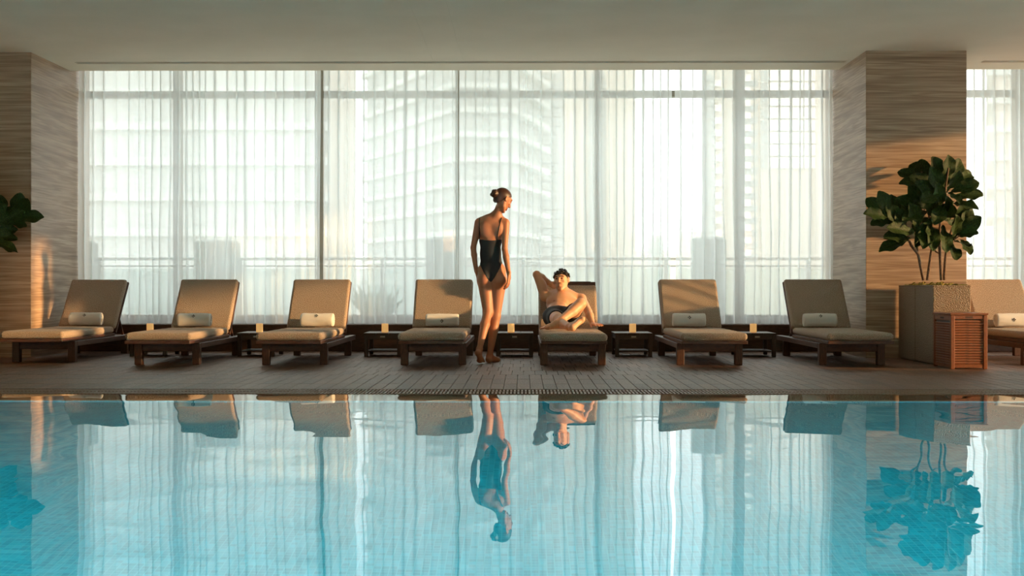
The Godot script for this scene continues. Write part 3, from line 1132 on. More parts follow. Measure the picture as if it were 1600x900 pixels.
# ------------------------------------------------------------------ side tables with candles
func tables() -> void:
	var px := [232.0, 400.0, 598.0, 804.0, 990.0, 1183.0]
	var cx := [234.5, 405.5, 601.5, 798.5, 988.5, 1177.0]
	var where := ["between the lounger by the shadowed pillar and the second lounger", "between the second and third loungers from the shadowed pillar", "between the third lounger and the one beside the woman", "behind the woman's legs", "between the man's lounger and the next one with a towel", "between the two loungers before the tall planter"]
	var short := ["behind the second lounger from the shadowed pillar", "between second and third loungers from the shadowed pillar", "between the third lounger and the woman's lounger", "behind the woman's legs", "beside the man's hand", "between the two loungers before the tall planter"]
	for k in 6:
		var t := thing("side_table", "low dark wood side table " + where[k], "table", Vector3(xp(px[k], 13.5), 0, -13.48), "low side tables between the loungers")
		var w := 0.2
		for j in 3:
			part("top_board", span_box(Vector3(-w - 0.005 + j * 0.1367, 0.238, 0.005), Vector3(-w - 0.005 + j * 0.1367 + 0.1347, 0.2565, -0.525), 0.002), M.dark_wood, t)
		for sx in [-1.0, 1.0]:
			for z in [-0.0, -0.48]:
				part("leg", span_box(Vector3(sx * w, 0.0, z), Vector3(sx * (w - 0.042), 0.238, z - 0.042), 0.003), M.dark_wood_upright, t)
			part("apron", span_box(Vector3(sx * (w - 0.006), 0.19, -0.042), Vector3(sx * (w - 0.026), 0.238, -0.48), 0.002), M.dark_wood, t)
		part("apron", span_box(Vector3(-w + 0.042, 0.185, -0.006), Vector3(w - 0.042, 0.238, -0.026), 0.002), M.dark_wood, t)
		part("apron", span_box(Vector3(-w + 0.042, 0.185, -0.496), Vector3(w - 0.042, 0.238, -0.516), 0.002), M.dark_wood, t)
		part("shelf", span_box(Vector3(-w + 0.02, 0.05, -0.045), Vector3(w - 0.02, 0.064, -0.478), 0.002), M.dark_wood, t)
		part("name_plate", span_box(Vector3(-0.026, 0.207, -0.001), Vector3(0.026, 0.225, -0.006), 0.001), M.brushed_steel, t)
		var c := thing("candle", "glowing pillar candle on the table " + short[k], "candle", Vector3(xp(cx[k], 13.72), 0.2568, -13.72), "flameless candles on the side tables")
		var m := MB.new()
		m.lathe([Vector2(0.0, 0.0), Vector2(0.033, 0.0), Vector2(0.037, 0.004), Vector2(0.037, 0.088), Vector2(0.035, 0.094), Vector2(0.031, 0.093), Vector2(0.026, 0.082), Vector2(0.0, 0.08)], Vector3.ZERO, 24)
		part("wax", m, M.candle_wax, c)
		var wi := MB.new()
		wi.tube([Vector3(0, 0.079, 0), Vector3(0.001, 0.09, 0)], [0.0015], 6)
		part("wick", wi, M.candle_wick, c)
		var l := OmniLight3D.new()
		l.name = "candle_glow"
		l.light_color = Color(1.0, 0.62, 0.28)
		l.light_energy = 0.006
		l.light_size = 0.03
		l.omni_range = 12.0
		l.omni_attenuation = 2.0
		l.shadow_enabled = true
		l.position = Vector3(0, 0.05, 0)
		c.add_child(l)

# ------------------------------------------------------------------ hamper
func hamper() -> void:
	var d := 11.49
	var x0 := xp(1486, d)
	var x1 := xp(1543, d)
	var w := x1 - x0
	var deep := 0.5
	var h := 0.515
	var t := thing("towel_hamper", "slatted wooden towel hamper standing before the fig planter", "hamper", Vector3((x0 + x1) / 2, 0, -d))
	var p := 0.035
	for sx in [-1.0, 1.0]:
		for z in [0.0, -deep + p]:
			part("corner_post", span_box(Vector3(sx * w / 2, 0.0, z), Vector3(sx * (w / 2 - p), h - 0.02, z - p), 0.003), M.hamper_wood_upright, t)
		part("side_rail", span_box(Vector3(sx * (w / 2 - 0.004), h - 0.07, -p), Vector3(sx * (w / 2 - 0.026), h - 0.02, -deep + p), 0.002), M.hamper_wood, t)
		part("side_rail", span_box(Vector3(sx * (w / 2 - 0.004), 0.012, -p), Vector3(sx * (w / 2 - 0.026), 0.045, -deep + p), 0.002), M.hamper_wood, t)
		part("grip_hole_shade", span_box(Vector3(sx * (w / 2 - 0.0035), h - 0.055, -deep * 0.42), Vector3(sx * (w / 2 - 0.006), h - 0.038, -deep * 0.62), 0.001), M.grip_shade_brown, t)  # solid dark patch, painted as the shade in a grip hole
		part("backing", span_box(Vector3(sx * (w / 2 - 0.02), 0.03, -p), Vector3(sx * (w / 2 - 0.024), h - 0.06, -deep + p)), M.dark_wood, t)
	for z in [0.0, -deep + 0.026]:
		part("front_rail", span_box(Vector3(-w / 2 + p, h - 0.055, z - 0.004), Vector3(w / 2 - p, h - 0.02, z - 0.026), 0.002), M.hamper_wood, t)
		part("front_rail", span_box(Vector3(-w / 2 + p, 0.012, z - 0.004), Vector3(w / 2 - p, 0.045, z - 0.026), 0.002), M.hamper_wood, t)
	part("backing", span_box(Vector3(-w / 2 + p, 0.03, -0.02), Vector3(w / 2 - p, h - 0.05, -0.024)), M.dark_wood, t)
	part("grip_hole_shade", span_box(Vector3(-0.035, h - 0.047, -0.0035), Vector3(0.035, h - 0.03, -0.006), 0.001), M.grip_shade_brown, t)  # same painted hole shade on the front rail
	var sl := boxed(Vector3(w - 2 * p, 0.0205, 0.009), 0.002).mesh()
	var ss := boxed(Vector3(0.009, 0.0205, deep - 2 * p), 0.002).mesh()
	for k in 17:
		var y := 0.058 + k * 0.0238
		var o := part("slat", sl, M.hamper_wood, t, Vector3(0, y, -0.0125))
		o.rotation.x = -0.22
		if y < h - 0.085:
			for sx in [-1.0, 1.0]:
				var q := part("slat", ss, M.hamper_wood, t, Vector3(sx * (w / 2 - 0.0125), y, -deep / 2))
				q.rotation.z = sx * -0.22
	part("lid", span_box(Vector3(-w / 2 - 0.008, h - 0.019, 0.008), Vector3(w / 2 + 0.008, h, -deep - 0.002), 0.004), M.hamper_wood, t)

# ------------------------------------------------------------------ planters and figs
func planter(x: float, z: float, w: float, deep: float, label: String) -> void:
	var h := 0.772
	var t := thing("planter", label, "planter", Vector3(x, 0, z), "tall rectangular planters")
	part("body", span_box(Vector3(-w / 2, 0.012, 0), Vector3(w / 2, h - 0.02, -deep), 0.006), M.planter_leather, t)
	for sx in [-1.0, 1.0]:
		part("rim", span_box(Vector3(sx * w / 2, h - 0.02, 0), Vector3(sx * (w / 2 - 0.02), h, -deep), 0.003), M.planter_leather, t)
	for zz in [0.0, -deep + 0.02]:
		part("rim", span_box(Vector3(-w / 2 + 0.02, h - 0.02, zz), Vector3(w / 2 - 0.02, h, zz - 0.02), 0.003), M.planter_leather, t)
	part("foot", span_box(Vector3(-w / 2 + 0.02, 0, -0.02), Vector3(w / 2 - 0.02, 0.014, -deep + 0.02)), M.planter_foot, t)
	# dried moss heaped over the soil
	var m := MB.new()
	var r := RandomNumberGenerator.new()
	r.seed = int(absf(x) * 1000.0)
	for k in 150:
		var p := Vector3(r.randf_range(-w / 2 + 0.03, w / 2 - 0.03), 0.0, r.randf_range(-deep + 0.03, -0.03))
		p.y = h - 0.015 + 0.028 * (1.0 - pow(absf(p.x) / (w / 2), 2.0)) * r.randf_range(0.6, 1.0)
		var pts := [p]
		var dir := Vector3(r.randf_range(-1, 1), 0.12, r.randf_range(-1, 1)).normalized()
		for j in 3:
			dir = (dir + Vector3(r.randf_range(-0.8, 0.8), -0.15, r.randf_range(-0.8, 0.8))).normalized()
			pts.append((pts[-1] + dir * 0.02).clamp(Vector3(-w / 2 + 0.012, h - 0.02, -deep + 0.012), Vector3(w / 2 - 0.012, h + 0.03, -0.012)))
		m.tube(pts, [0.006, 0.009, 0.008, 0.003], 6)
	part("moss", m, M.dry_moss, t).set_meta("kind", "stuff")

func leaf_mesh(seed_: int) -> ArrayMesh:
	var r := RandomNumberGenerator.new()
	r.seed = seed_
	var m := MB.new()
	var nu := 11
	var nv := 15
	var ph := r.randf_range(0.0, 6.0)
	var bend := r.randf_range(0.10, 0.28)
	for k in nv + 1:
		var t := float(k) / nv
		# fiddle outline: narrow waist low down, broad rounded top
		var wid := 0.36 * pow(sin(PI * pow(clampf(t * 0.97 + 0.02, 0, 1), 1.25)), 0.62) * (0.66 + 0.42 * smoothstep(0.15, 0.7, t))
		for j in nu + 1:
			var s := float(j) / nu * 2.0 - 1.0
			var edge := absf(s)
			var wave := 0.045 * edge * edge * sin(t * 16.0 + ph + (2.0 if s > 0 else 0.0)) + 0.010 * sin((t - edge * 0.22) * 44.0) * (1.0 - edge)
			var z := 0.09 * edge * wid * 3.0 + wave - bend * t * t
			m.put(Vector3(s * wid, t, z), Vector3.BACK)
	for k in nv + 1:
		for j in nu + 1:
			var a := k * (nu + 1) + j
			var dx := m.v[k * (nu + 1) + mini(j + 1, nu)] - m.v[k * (nu + 1) + maxi(j - 1, 0)]
			var dy := m.v[mini(k + 1, nv) * (nu + 1) + j] - m.v[maxi(k - 1, 0) * (nu + 1) + j]
			var nn := dx.cross(dy)
			m.n[a] = nn.normalized() if nn.length() > 1e-7 else Vector3.BACK
	for k in nv:
		for j in nu:
			var a := k * (nu + 1) + j
			m.quad_auto(a, a + 1, a + nu + 2, a + nu + 1)
	return m.mesh()

# leaves as [base px, base py, tip px, tip py, depth at base, depth at tip, facing (-1 left .. 1 right), lift of the face]
func fig(label: String, shift: Vector3, turn: float) -> void:
	var origin := Vector3(xp(1487, 12.6), 0.755, -12.92)
	var t := thing("fiddle_leaf_fig", label, "plant", origin + shift, "potted fiddle leaf figs", turn)
	var stems := [
		[[1443, 438, 12.5], [1438, 414, 12.5], [1433, 391, 12.5], [1431, 372, 12.5], [1440, 345, 12.5], [1447, 318, 12.5]],
		[[1434, 396, 12.5], [1424, 384, 12.45], [1417, 368, 12.4], [1400, 350, 12.35], [1384, 336, 12.3]],
		[[1449, 438, 12.7], [1453, 408, 12.7], [1457, 380, 12.7], [1452, 340, 12.7], [1446, 300, 12.7], [1440, 268, 12.7]],
		[[1471, 438, 12.55], [1469, 405, 12.55], [1467, 371, 12.55], [1471, 330, 12.55], [1478, 290, 12.55], [1482, 262, 12.55]],
		[[1475, 438, 12.75], [1477, 405, 12.75], [1480, 380, 12.75], [1490, 350, 12.75], [1500, 325, 12.75]],
		[[1458, 386, 12.7], [1462, 393, 12.66], [1467, 396, 12.6]],
		[[1478, 392, 12.7], [1488, 376, 12.6], [1500, 368, 12.55]],
	]
	for s in stems:
		var m := MB.new()
		var pts := []
		var radii := []
		for k in s.size():
			pts.append(at_px(s[k][0], s[k][1], s[k][2] + 0.3) - origin)
			radii.append(lerpf(0.016, 0.008, float(k) / (s.size() - 1)) * (0.75 if s.size() == 3 else 1.0))
		pts[0].y = maxf(pts[0].y, 0.0) if s.size() > 4 and s[0][1] > 430 else pts[0].y
		m.tube(pts, radii, 9)
		part("stem", m, M.fig_bark, t)
	var meshes := []
	for k in 5:
		meshes.append(leaf_mesh(100 + k))
	var leaves := [
		[1448, 290, 1440, 252, 12.7, 12.72, -0.3, 0.1], [1470, 280, 1462, 250, 12.6, 12.5, 0.2, 0.2], [1480, 285, 1484, 248, 12.6, 12.5, 0.3, 0.15], [1484, 282, 1502, 252, 12.6, 12.6, 0.5, 0.3],
		[1488, 286, 1519, 268, 12.6, 12.7, 0.4, 0.7], [1446, 282, 1411, 266, 12.6, 12.6, -0.4, 0.8], [1450, 290, 1413, 282, 12.55, 12.5, -0.3, 0.9], [1452, 278, 1424, 258, 12.8, 12.9, -0.5, 0.4],
		[1486, 300, 1524, 285, 12.6, 12.5, 0.5, 0.5], [1488, 310, 1531, 299, 12.65, 12.6, 0.4, 0.75], [1484, 318, 1522, 318, 12.6, 12.4, 0.4, 0.6], [1478, 300, 1500, 276, 12.5, 12.3, 0.4, 0.3],
		[1472, 305, 1458, 268, 12.45, 12.3, 0.0, 0.1], [1464, 310, 1442, 288, 12.5, 12.3, -0.3, 0.3], [1474, 300, 1478, 262, 12.7, 12.8, 0.2, 0.1], [1462, 295, 1434, 276, 12.65, 12.5, -0.4, 0.4],
		[1448, 325, 1412, 312, 12.5, 12.3, -0.2, 0.2], [1446, 322, 1424, 296, 12.45, 12.35, -0.3, 0.15], [1450, 330, 1420, 336, 12.45, 12.25, -0.2, 0.5], [1454, 322, 1440, 292, 12.4, 12.3, 0.1, 0.2],
		[1388, 340, 1360, 312, 12.3, 12.3, -0.2, 0.3], [1388, 338, 1378, 303, 12.3, 12.25, 0.1, 0.2], [1390, 340, 1358, 332, 12.3, 12.15, -0.3, 0.6], [1394, 345, 1366, 346, 12.35, 12.3, -0.2, 0.8],
		[1396, 342, 1398, 306, 12.35, 12.4, 0.3, 0.3], [1404, 352, 1372, 330, 12.4, 12.3, -0.3, 0.4], [1410, 352, 1392, 326, 12.4, 12.25, 0.0, 0.2], [1416, 360, 1404, 330, 12.4, 12.3, 0.2, 0.3],
		[1424, 372, 1392, 366, 12.42, 12.25, -0.3, 0.5], [1420, 376, 1382, 384, 12.42, 12.3, -0.3, 0.9], [1430, 366, 1402, 352, 12.45, 12.2, -0.2, 0.4], [1436, 360, 1428, 326, 12.45, 12.25, 0.1, 0.1],
		[1444, 355, 1446, 380, 12.45, 12.2, 0.0, 0.4], [1450, 345, 1462, 378, 12.5, 12.2, 0.2, 0.3], [1456, 340, 1438, 374, 12.5, 12.3, -0.2, 0.2], [1462, 345, 1452, 312, 12.5, 12.2, 0.0, 0.2],
		[1470, 345, 1484, 316, 12.5, 12.25, 0.3, 0.3], [1474, 340, 1494, 322, 12.5, 12.2, 0.5, 0.4], [1472, 352, 1482, 384, 12.5, 12.3, 0.3, 0.3], [1468, 330, 1470, 296, 12.45, 12.2, 0.1, 0.2],
		[1494, 368, 1527, 344, 12.6, 12.45, 0.4, 0.45], [1490, 372, 1520, 330, 12.6, 12.55, 0.6, 0.3], [1496, 370, 1524, 362, 12.6, 12.5, 0.3, 0.8], [1490, 378, 1512, 378, 12.6, 12.35, 0.3, 0.6],
		[1486, 376, 1500, 348, 12.6, 12.3, 0.2, 0.2], [1488, 352, 1510, 326, 12.65, 12.5, 0.4, 0.4], [1484, 380, 1496, 398, 12.6, 12.4, 0.3, 0.4], [1500, 374, 1517, 393, 12.55, 12.45, 0.3, 0.7],
		[1430, 340, 1402, 322, 12.6, 12.75, -0.3, 0.3], [1460, 320, 1488, 340, 12.8, 13.0, 0.3, 0.3], [1452, 340, 1426, 356, 12.8, 13.0, -0.3, 0.4], [1478, 345, 1506, 356, 12.8, 12.95, 0.3, 0.4],
		[1466, 300, 1446, 312, 12.3, 12.15, -0.2, 0.5], [1476, 318, 1464, 342, 12.35, 12.2, 0.0, 0.4], [1480, 300, 1500, 310, 12.4, 12.25, 0.4, 0.5],
	]
	for k in leaves.size():
		var q: Array = leaves[k]
		var a := at_px(q[0], q[1], minf(q[4] + 0.3, 13.2)) - origin
		var b := at_px(q[2], q[3], minf(q[5] + 0.3, 13.2)) - origin
		var along := b - a
		var long := along.length() * 1.12
		var y := along.normalized()
		var face := Vector3(q[6], q[7], 1.0).normalized()
		var xx := y.cross(face).normalized()
		var zz := xx.cross(y)
		var o := part("leaf", meshes[k % 5], M.fig_leaf, t)
		o.transform = Transform3D(Basis(xx * minf(long, 0.25) * 0.86, y * long, zz * long * 0.9), a)

func planters() -> void:
	var d := 12.1
	var x0 := xp(1458, d)
	var x1 := xp(1517, d)
	planter((x0 + x1) / 2, -d, x1 - x0, 0.55, "tall brown planter behind the slatted hamper, its front glowing in sunlight")
	planter((x0 + x1) / 2, -d - 0.56, x1 - x0, 0.55, "tall brown planter against the pillar, behind the sunlit planter")
	fig("fiddle leaf fig growing from the tall planters by the hamper", Vector3.ZERO, 0.0)
	# its twin by the other pillar, of which a few leaves show
	var px := xp(-92, 12.6)
	planter(px, -12.35, x1 - x0, 0.55, "tall brown planter by the pillar with the lounger shadow")
	fig("fiddle leaf fig by the pillar that bears a lounger shadow, few leaves showing", Vector3(px - xp(1487, 12.6), 0, 0.45), PI)

# ------------------------------------------------------------------ people
class HeadPaint extends Paint:
	var lip := Color(0.62, 0.36, 0.33)
	var brow := Color(0.12, 0.08, 0.06)
	var smile := false
	func at(p: Vector3) -> Color:
		var x := absf(p.x)
		if p.z > 0.05:
			# eyebrows, eyes, lips
			if x > 0.014 and x < 0.05 and absf(p.y - 0.034 - 0.004 * cos((x - 0.03) * 60.0)) < 0.005:
				return brow
			var ex := (x - 0.031) / 0.0145
			var ey := (p.y - 0.0145) / 0.0058
			var er := ex * ex + ey * ey
			if er < 1.0:
				return Color(0.1, 0.06, 0.05) if absf(ex) < 0.5 else Color(0.75, 0.7, 0.66)
			if er < 1.7 and p.y > 0.0145:
				return brow
			var my := p.y + 0.0605 - (x * x * 9.0 if smile else 0.0)
			if smile and x < 0.024 and absf(my) < 0.0058 * (1.0 - x / 0.04):
				return Color(1.25, 1.3, 1.3)
			if x < 0.030 and absf(my) < 0.0125 * (1.0 - x / 0.036):
				return lip
		return Color.WHITE

class HairKeep extends Keep:
	# how far forward the hair reaches at each height, from nape to crown
	var ys := [-0.066, -0.03, 0.0, 0.03, 0.06, 0.09, 0.13]
	var zs := [-0.045, -0.032, -0.012, 0.018, 0.052, 0.070, 0.075]
	func at(p: Vector3) -> float:
		var z: float = zs[-1]
		for k in ys.size() - 1:
			if p.y < ys[k + 1]:
				z = lerpf(zs[k], zs[k + 1], clampf((p.y - ys[k]) / (ys[k + 1] - ys[k]), 0.0, 1.0))
				break
		return maxf(p.z - z - 0.003 * sin(p.x * 190.0), ys[0] - p.y)

func head_shape(s: Sdf, woman: bool) -> void:
	s.ell(Vector3(0, 0.028, -0.014), Vector3(0.075, 0.084, 0.094), 0.02)
	s.ell(Vector3(0, -0.018, 0.026), Vector3(0.055, 0.088, 0.066), 0.025)
	var jaw := 0.018 if woman else 0.020
	for q in [-1.0, 1.0]:
		s.cone(Vector3(q * 0.049, -0.03, -0.004), Vector3(q * 0.040, -0.070, 0.018), jaw, jaw, 0.015)
		s.cone(Vector3(q * 0.040, -0.070, 0.018), Vector3(q * 0.010, -0.1, 0.066), jaw, jaw * 0.8, 0.015)
		s.cone(Vector3(q * 0.046, 0.036, 0.070), Vector3(q * 0.014, 0.031, 0.086), 0.010, 0.010, 0.012)
		s.ell(Vector3(q * 0.038, -0.012, 0.064), Vector3(0.019, 0.017, 0.016), 0.012)
	s.ell(Vector3(0, -0.102, 0.070), Vector3(0.018, 0.014, 0.014), 0.012)
	for q in [-1.0, 1.0]:
		s.ell(Vector3(q * 0.031, 0.012, 0.098), Vector3(0.018, 0.012, 0.017), 0.012, Basis.IDENTITY, true)
		s.ell(Vector3(q * 0.031, 0.0135, 0.0765), Vector3(0.0125, 0.0115, 0.0115), 0.003)
	s.cone(Vector3(0, 0.024, 0.088), Vector3(0, -0.020, 0.109), 0.008, 0.0115, 0.008)
	for q in [-1.0, 1.0]:
		s.ell(Vector3(q * 0.0115, -0.024, 0.099), Vector3(0.0085, 0.0075, 0.0095), 0.006)
	s.cone(Vector3(-0.02, -0.0555, 0.083), Vector3(0, -0.053, 0.0935), 0.0055, 0.006, 0.006)
	s.cone(Vector3(0.02, -0.0555, 0.083), Vector3(0, -0.053, 0.0935), 0.0055, 0.006, 0.006)
	s.cone(Vector3(-0.018, -0.066, 0.083), Vector3(0, -0.0685, 0.091), 0.006, 0.0075, 0.006)
	s.cone(Vector3(0.018, -0.066, 0.083), Vector3(0, -0.0685, 0.091), 0.006, 0.0075, 0.006)
	for q in [-1.0, 1.0]:
		s.ell(Vector3(q * 0.079, 0.004, -0.008), Vector3(0.009, 0.031, 0.019), 0.008, Basis(Vector3.UP, q * -0.35))
		s.ell(Vector3(q * 0.088, 0.006, -0.004), Vector3(0.006, 0.019, 0.010), 0.004, Basis.IDENTITY, true)

# a hand from its wrist: along = towards the fingers, palm = the way the palm faces, thumb = the thumb's side
func hand(mb: MB, wrist: Vector3, along: Vector3, palm: Vector3, thumb: Vector3, curl: float, size := 1.0, spread := 0.0) -> void:
	var d := along.normalized()
	var t := (thumb - d * thumb.dot(d)).normalized()
	var n := d.cross(t)
	if n.dot(palm) < 0.0:
		n = -n
	var s := Sdf.new(wrist - Vector3.ONE * 0.17 * size + d * 0.07, wrist + Vector3.ONE * 0.17 * size + d * 0.07, 0.0042)
	var lens := [0.072, 0.080, 0.074, 0.058]
	for j in 4:
		var across := (0.030 - 0.020 * j) * size
		var root := wrist + d * (0.086 - 0.004 * absf(j - 1.2)) * size + t * across
		s.cone(wrist + t * across * 0.55 + d * 0.004, root, 0.0165 * size, 0.0115 * size, 0.012, n, 0.8)
		var dir := (d + t * spread * (1.5 - j) * 0.4).normalized()
		var p := root
		for k in 3:
			var ang := curl * (0.7 + 0.25 * k) * (1.0 + 0.08 * j)
			dir = (dir * cos(ang) + n * sin(ang)).normalized()
			var e: Vector3 = p + dir * lens[j] * [0.46, 0.30, 0.24][k] * size
			s.cone(p, e, (0.0090 - 0.0008 * k) * size, (0.0084 - 0.0010 * k) * size, 0.004)
			p = e
	var tb := wrist + d * 0.022 * size + t * 0.024 * size
	var td := (d * 0.75 + t * 0.55 + n * 0.25).normalized()
	s.cone(tb, tb + td * 0.038 * size, 0.0145 * size, 0.0105 * size, 0.010)
	var tm := tb + td * 0.038 * size
	var td2 := (td + d * 0.5 + n * 0.15).normalized()
	s.cone(tm, tm + td2 * 0.030 * size, 0.0100 * size, 0.0088 * size, 0.004)
	s.cone(tm + td2 * 0.030 * size, tm + td2 * 0.052 * size, 0.0088 * size, 0.0068 * size, 0.004)
	s.cone(wrist - d * 0.03, wrist + d * 0.01, 0.0225 * size, 0.020 * size, 0.01, n, 0.75)
	s.into(mb)

func toes(s: Sdf, ball: Vector3, ahead: Vector3, inner: Vector3, size := 1.0) -> void:
	for j in 5:
		var p := ball + inner * (0.034 - 0.0165 * j) * size + ahead * (0.012 - 0.005 * j) * size
		s.cone(p, p + ahead * (0.042 - 0.005 * j) * size, (0.0125 - 0.0012 * j) * size, (0.0115 - 0.0013 * j) * size, 0.005)

class SuitKeep extends Keep:
	var mid := 0.0
	var crotch := 0.0
	var side := 0.0
	var half := 0.12
	var top := 0.0
	func at(p: Vector3) -> float:
		var x := absf(p.x - mid)
		var y_low := crotch + (side - crotch) * pow(clampf(x / half, 0.0, 1.5), 1.35)
		var y_top := top + 0.014 * x / half
		return maxf(maxf(p.y - y_top, (y_low - p.y) * 0.7), absf(p.x - mid) - 0.165)

func woman() -> void:
	var t := thing("person", "woman in a black swimsuit walking barefoot, seen from behind, looking down at the man", "person", at_px(767, 448, 12.45) * Vector3(1, 0, 1))
	var o := t.position
	var sd := Sdf.new(at_px(727, 570, 12.75) - o - Vector3(0, 0.02, 0), at_px(808, 312, 12.02) - o + Vector3(0.02, 0, 0), 0.0085)
	var Z := Vector3.BACK
	# trunk
	var hipl := w(758.5, 424, 12.45, o)
	var hipr := w(778.5, 424, 12.45, o)
	sd.cone(hipl, hipr, 0.079, 0.079, 0.03)
	sd.cone(w(768, 416, 12.46, o), w(766.5, 398, 12.465, o), 0.098, 0.090, 0.05, Z, 0.84)
	sd.cone(w(766.5, 398, 12.465, o), w(766.5, 372, 12.47, o), 0.089, 0.103, 0.05, Z, 0.80)
	sd.cone(w(766.5, 372, 12.47, o), w(768, 354, 12.465, o), 0.103, 0.106, 0.04, Z, 0.74)
	sd.cone(w(753, 349, 12.465, o), w(785, 349, 12.455, o), 0.050, 0.050, 0.05)
	sd.cone(w(752, 345, 12.465, o), w(772, 336, 12.455, o), 0.032, 0.034, 0.04)
	sd.cone(w(786, 346, 12.455, o), w(777, 337, 12.455, o), 0.032, 0.034, 0.04)
	for q in [757.0, 779.0]:
		sd.ell(w(q, 359, 12.40, o), Vector3(0.045, 0.06, 0.022), 0.04)            # shoulder blades
		sd.ell(w(q, 366, 12.56, o), Vector3(0.055, 0.05, 0.042), 0.03)            # chest
	for q in [756.5, 780.0]:
		sd.ell(w(q, 437, 12.395, o), Vector3(0.071, 0.080, 0.070), 0.03)
	sd.cone(w(774.5, 340, 12.455, o), w(781.5, 322, 12.43, o), 0.046, 0.041, 0.03)
	# arms
	var el := w(739.5, 387, 12.48, o)
	var wl := w(744, 424, 12.45, o)
	sd.cone(w(748, 347.5, 12.465, o), el, 0.042, 0.028, 0.012)
	sd.cone(el, el.lerp(wl, 0.3), 0.028, 0.030, 0.010)
	sd.cone(el.lerp(wl, 0.3), wl, 0.030, 0.020, 0.010)
	var er := w(788.5, 389, 12.39, o)
	var wr := w(795.5, 431, 12.32, o)
	sd.cone(w(790, 348, 12.44, o), er, 0.042, 0.029, 0.012)
	sd.cone(er, er.lerp(wr, 0.3), 0.029, 0.031, 0.010)
	sd.cone(er.lerp(wr, 0.3), wr, 0.031, 0.020, 0.010)
	# legs
	var kl := w(762, 488, 12.40, o)
	var al := w(749, 546, 12.205, o)
	sd.cone(w(757.5, 436, 12.43, o), kl, 0.079, 0.047, 0.025)
	sd.cone(kl, kl.lerp(al, 0.33) + Vector3(0, 0, 0.012), 0.046, 0.046, 0.02)
	sd.cone(kl.lerp(al, 0.33) + Vector3(0, 0, 0.012), al, 0.046, 0.026, 0.02)
	var kr := w(774.5, 494, 12.44, o)
	var ar := w(765, 556, 12.46, o)
	sd.cone(w(779.5, 436, 12.44, o), kr, 0.081, 0.048, 0.025)
	sd.cone(kr, kr.lerp(ar, 0.33) + Vector3(0, 0, 0.012), 0.047, 0.047, 0.02)
	sd.cone(kr.lerp(ar, 0.33) + Vector3(0, 0, 0.012), ar, 0.047, 0.026, 0.02)
	# standing foot: toes ahead (away from us) and outwards
	var ahead := Vector3(0.52, 0, -0.85).normalized()
	var side := Vector3.UP.cross(ahead)
	var heel := Vector3(ar.x - 0.008, 0.030, ar.z + 0.028)
	var ball := heel + ahead * 0.145 + Vector3(0, -0.006, 0)
	sd.cone(heel, ar, 0.029, 0.027, 0.02)
	sd.cone(heel, ball, 0.028, 0.024, 0.02)
	sd.cone(ar, ball, 0.024, 0.022, 0.03)
	sd.cone(ball - side * 0.02, ball + side * 0.02, 0.022, 0.022, 0.015)
	toes(sd, ball + ahead * 0.01 + Vector3(0, -0.009, 0), ahead, side)
	# trailing foot: heel up, sole towards us
	var heel2 := al + Vector3(-0.014, -0.032, 0.045)
	var ahead2 := Vector3(0.24, -0.80, -0.42).normalized()
	var side2 := Vector3(-0.95, -0.2, 0.0)
	var ball2 := heel2 + ahead2 * 0.085 + Vector3(0.002, 0, -0.03)
	sd.cone(heel2, al, 0.026, 0.026, 0.02)
	sd.cone(heel2, ball2, 0.026, 0.023, 0.02)
	sd.cone(al, ball2, 0.024, 0.022, 0.025)
	sd.cone(ball2 - side2 * 0.018, ball2 + side2 * 0.018, 0.021, 0.021, 0.015)
	toes(sd, ball2 + ahead2 * 0.004, Vector3(0.2, -0.5, -0.85).normalized(), side2 * -1.0, 0.85)
	var mb := MB.new()
	mb.uses_color = true
	sd.into(mb)
	hand(mb, wl, Vector3(0.22, -1.0, 0.02), Vector3(0.9, 0, 0.2), Vector3(0.1, 0, -1), 0.28, 0.92)
	hand(mb, wr, Vector3(-0.12, -1.0, 0.05), Vector3(-0.9, 0, 0.25), Vector3(0.3, 0, -1), 0.42, 0.92)
	# head, bowed and turned to the man
	var f := Vector3(0.70, -0.50, -0.50).normalized()
	var up := (Vector3.UP - f * f.y).normalized()
	var place := Transform3D(Basis(up.cross(f), up, f) * 0.97, w(785.5, 312, 12.42, o))
	var hs := Sdf.new(Vector3(-0.11, -0.13, -0.13), Vector3(0.11, 0.13, 0.13), 0.0042)
	head_shape(hs, true)
	hs.into(mb, place, HeadPaint.new())
	part("body", mb, M.skin_woman, t)
	# hair gathered in a bun
	var hh := Sdf.new(Vector3(-0.11, -0.13, -0.19), Vector3(0.11, 0.14, 0.12), 0.0042)
	hh.ell(Vector3(0, 0.028, -0.014), Vector3(0.081, 0.090, 0.1), 0.01)
	hh.ell(Vector3(0, -0.03, -0.055), Vector3(0.052, 0.05, 0.045), 0.02)
	var hk := HairKeep.new()
	var hair := hh.copy_clipped(hk, 0.0)
	hair.ell(Vector3(0, 0.0, -0.116), Vector3(0.044, 0.044, 0.034), 0.008)
	var rr := RandomNumberGenerator.new()
	rr.seed = 4
	for k in 7:
		var a := TAU * k / 7.0
		hair.ell(Vector3(cos(a) * 0.026, sin(a) * 0.026, -0.126 + rr.randf_range(-0.008, 0.006)), Vector3(0.021, 0.019, 0.02), 0.003)
	hair.ell(Vector3(0, 0.004, -0.143), Vector3(0.018, 0.018, 0.014), 0.003)
	var hm := MB.new()
	hair.into(hm, place)
	part("hair", hm, M.hair_brown, t)
	var ear := MB.new()
	ear.lathe([Vector2(0.0, -0.005), Vector2(0.005, -0.003), Vector2(0.006, 0.0), Vector2(0.004, 0.004), Vector2(0.0, 0.005)], place * Vector3(-0.088, -0.032, -0.004), 10)
	part("earring", ear, M.earring_silver, t).set_meta("label", "small silver stud")
	# swimsuit: the trunk's own shape, a little proud of the skin, between neckline and leg openings
	var keep := SuitKeep.new()
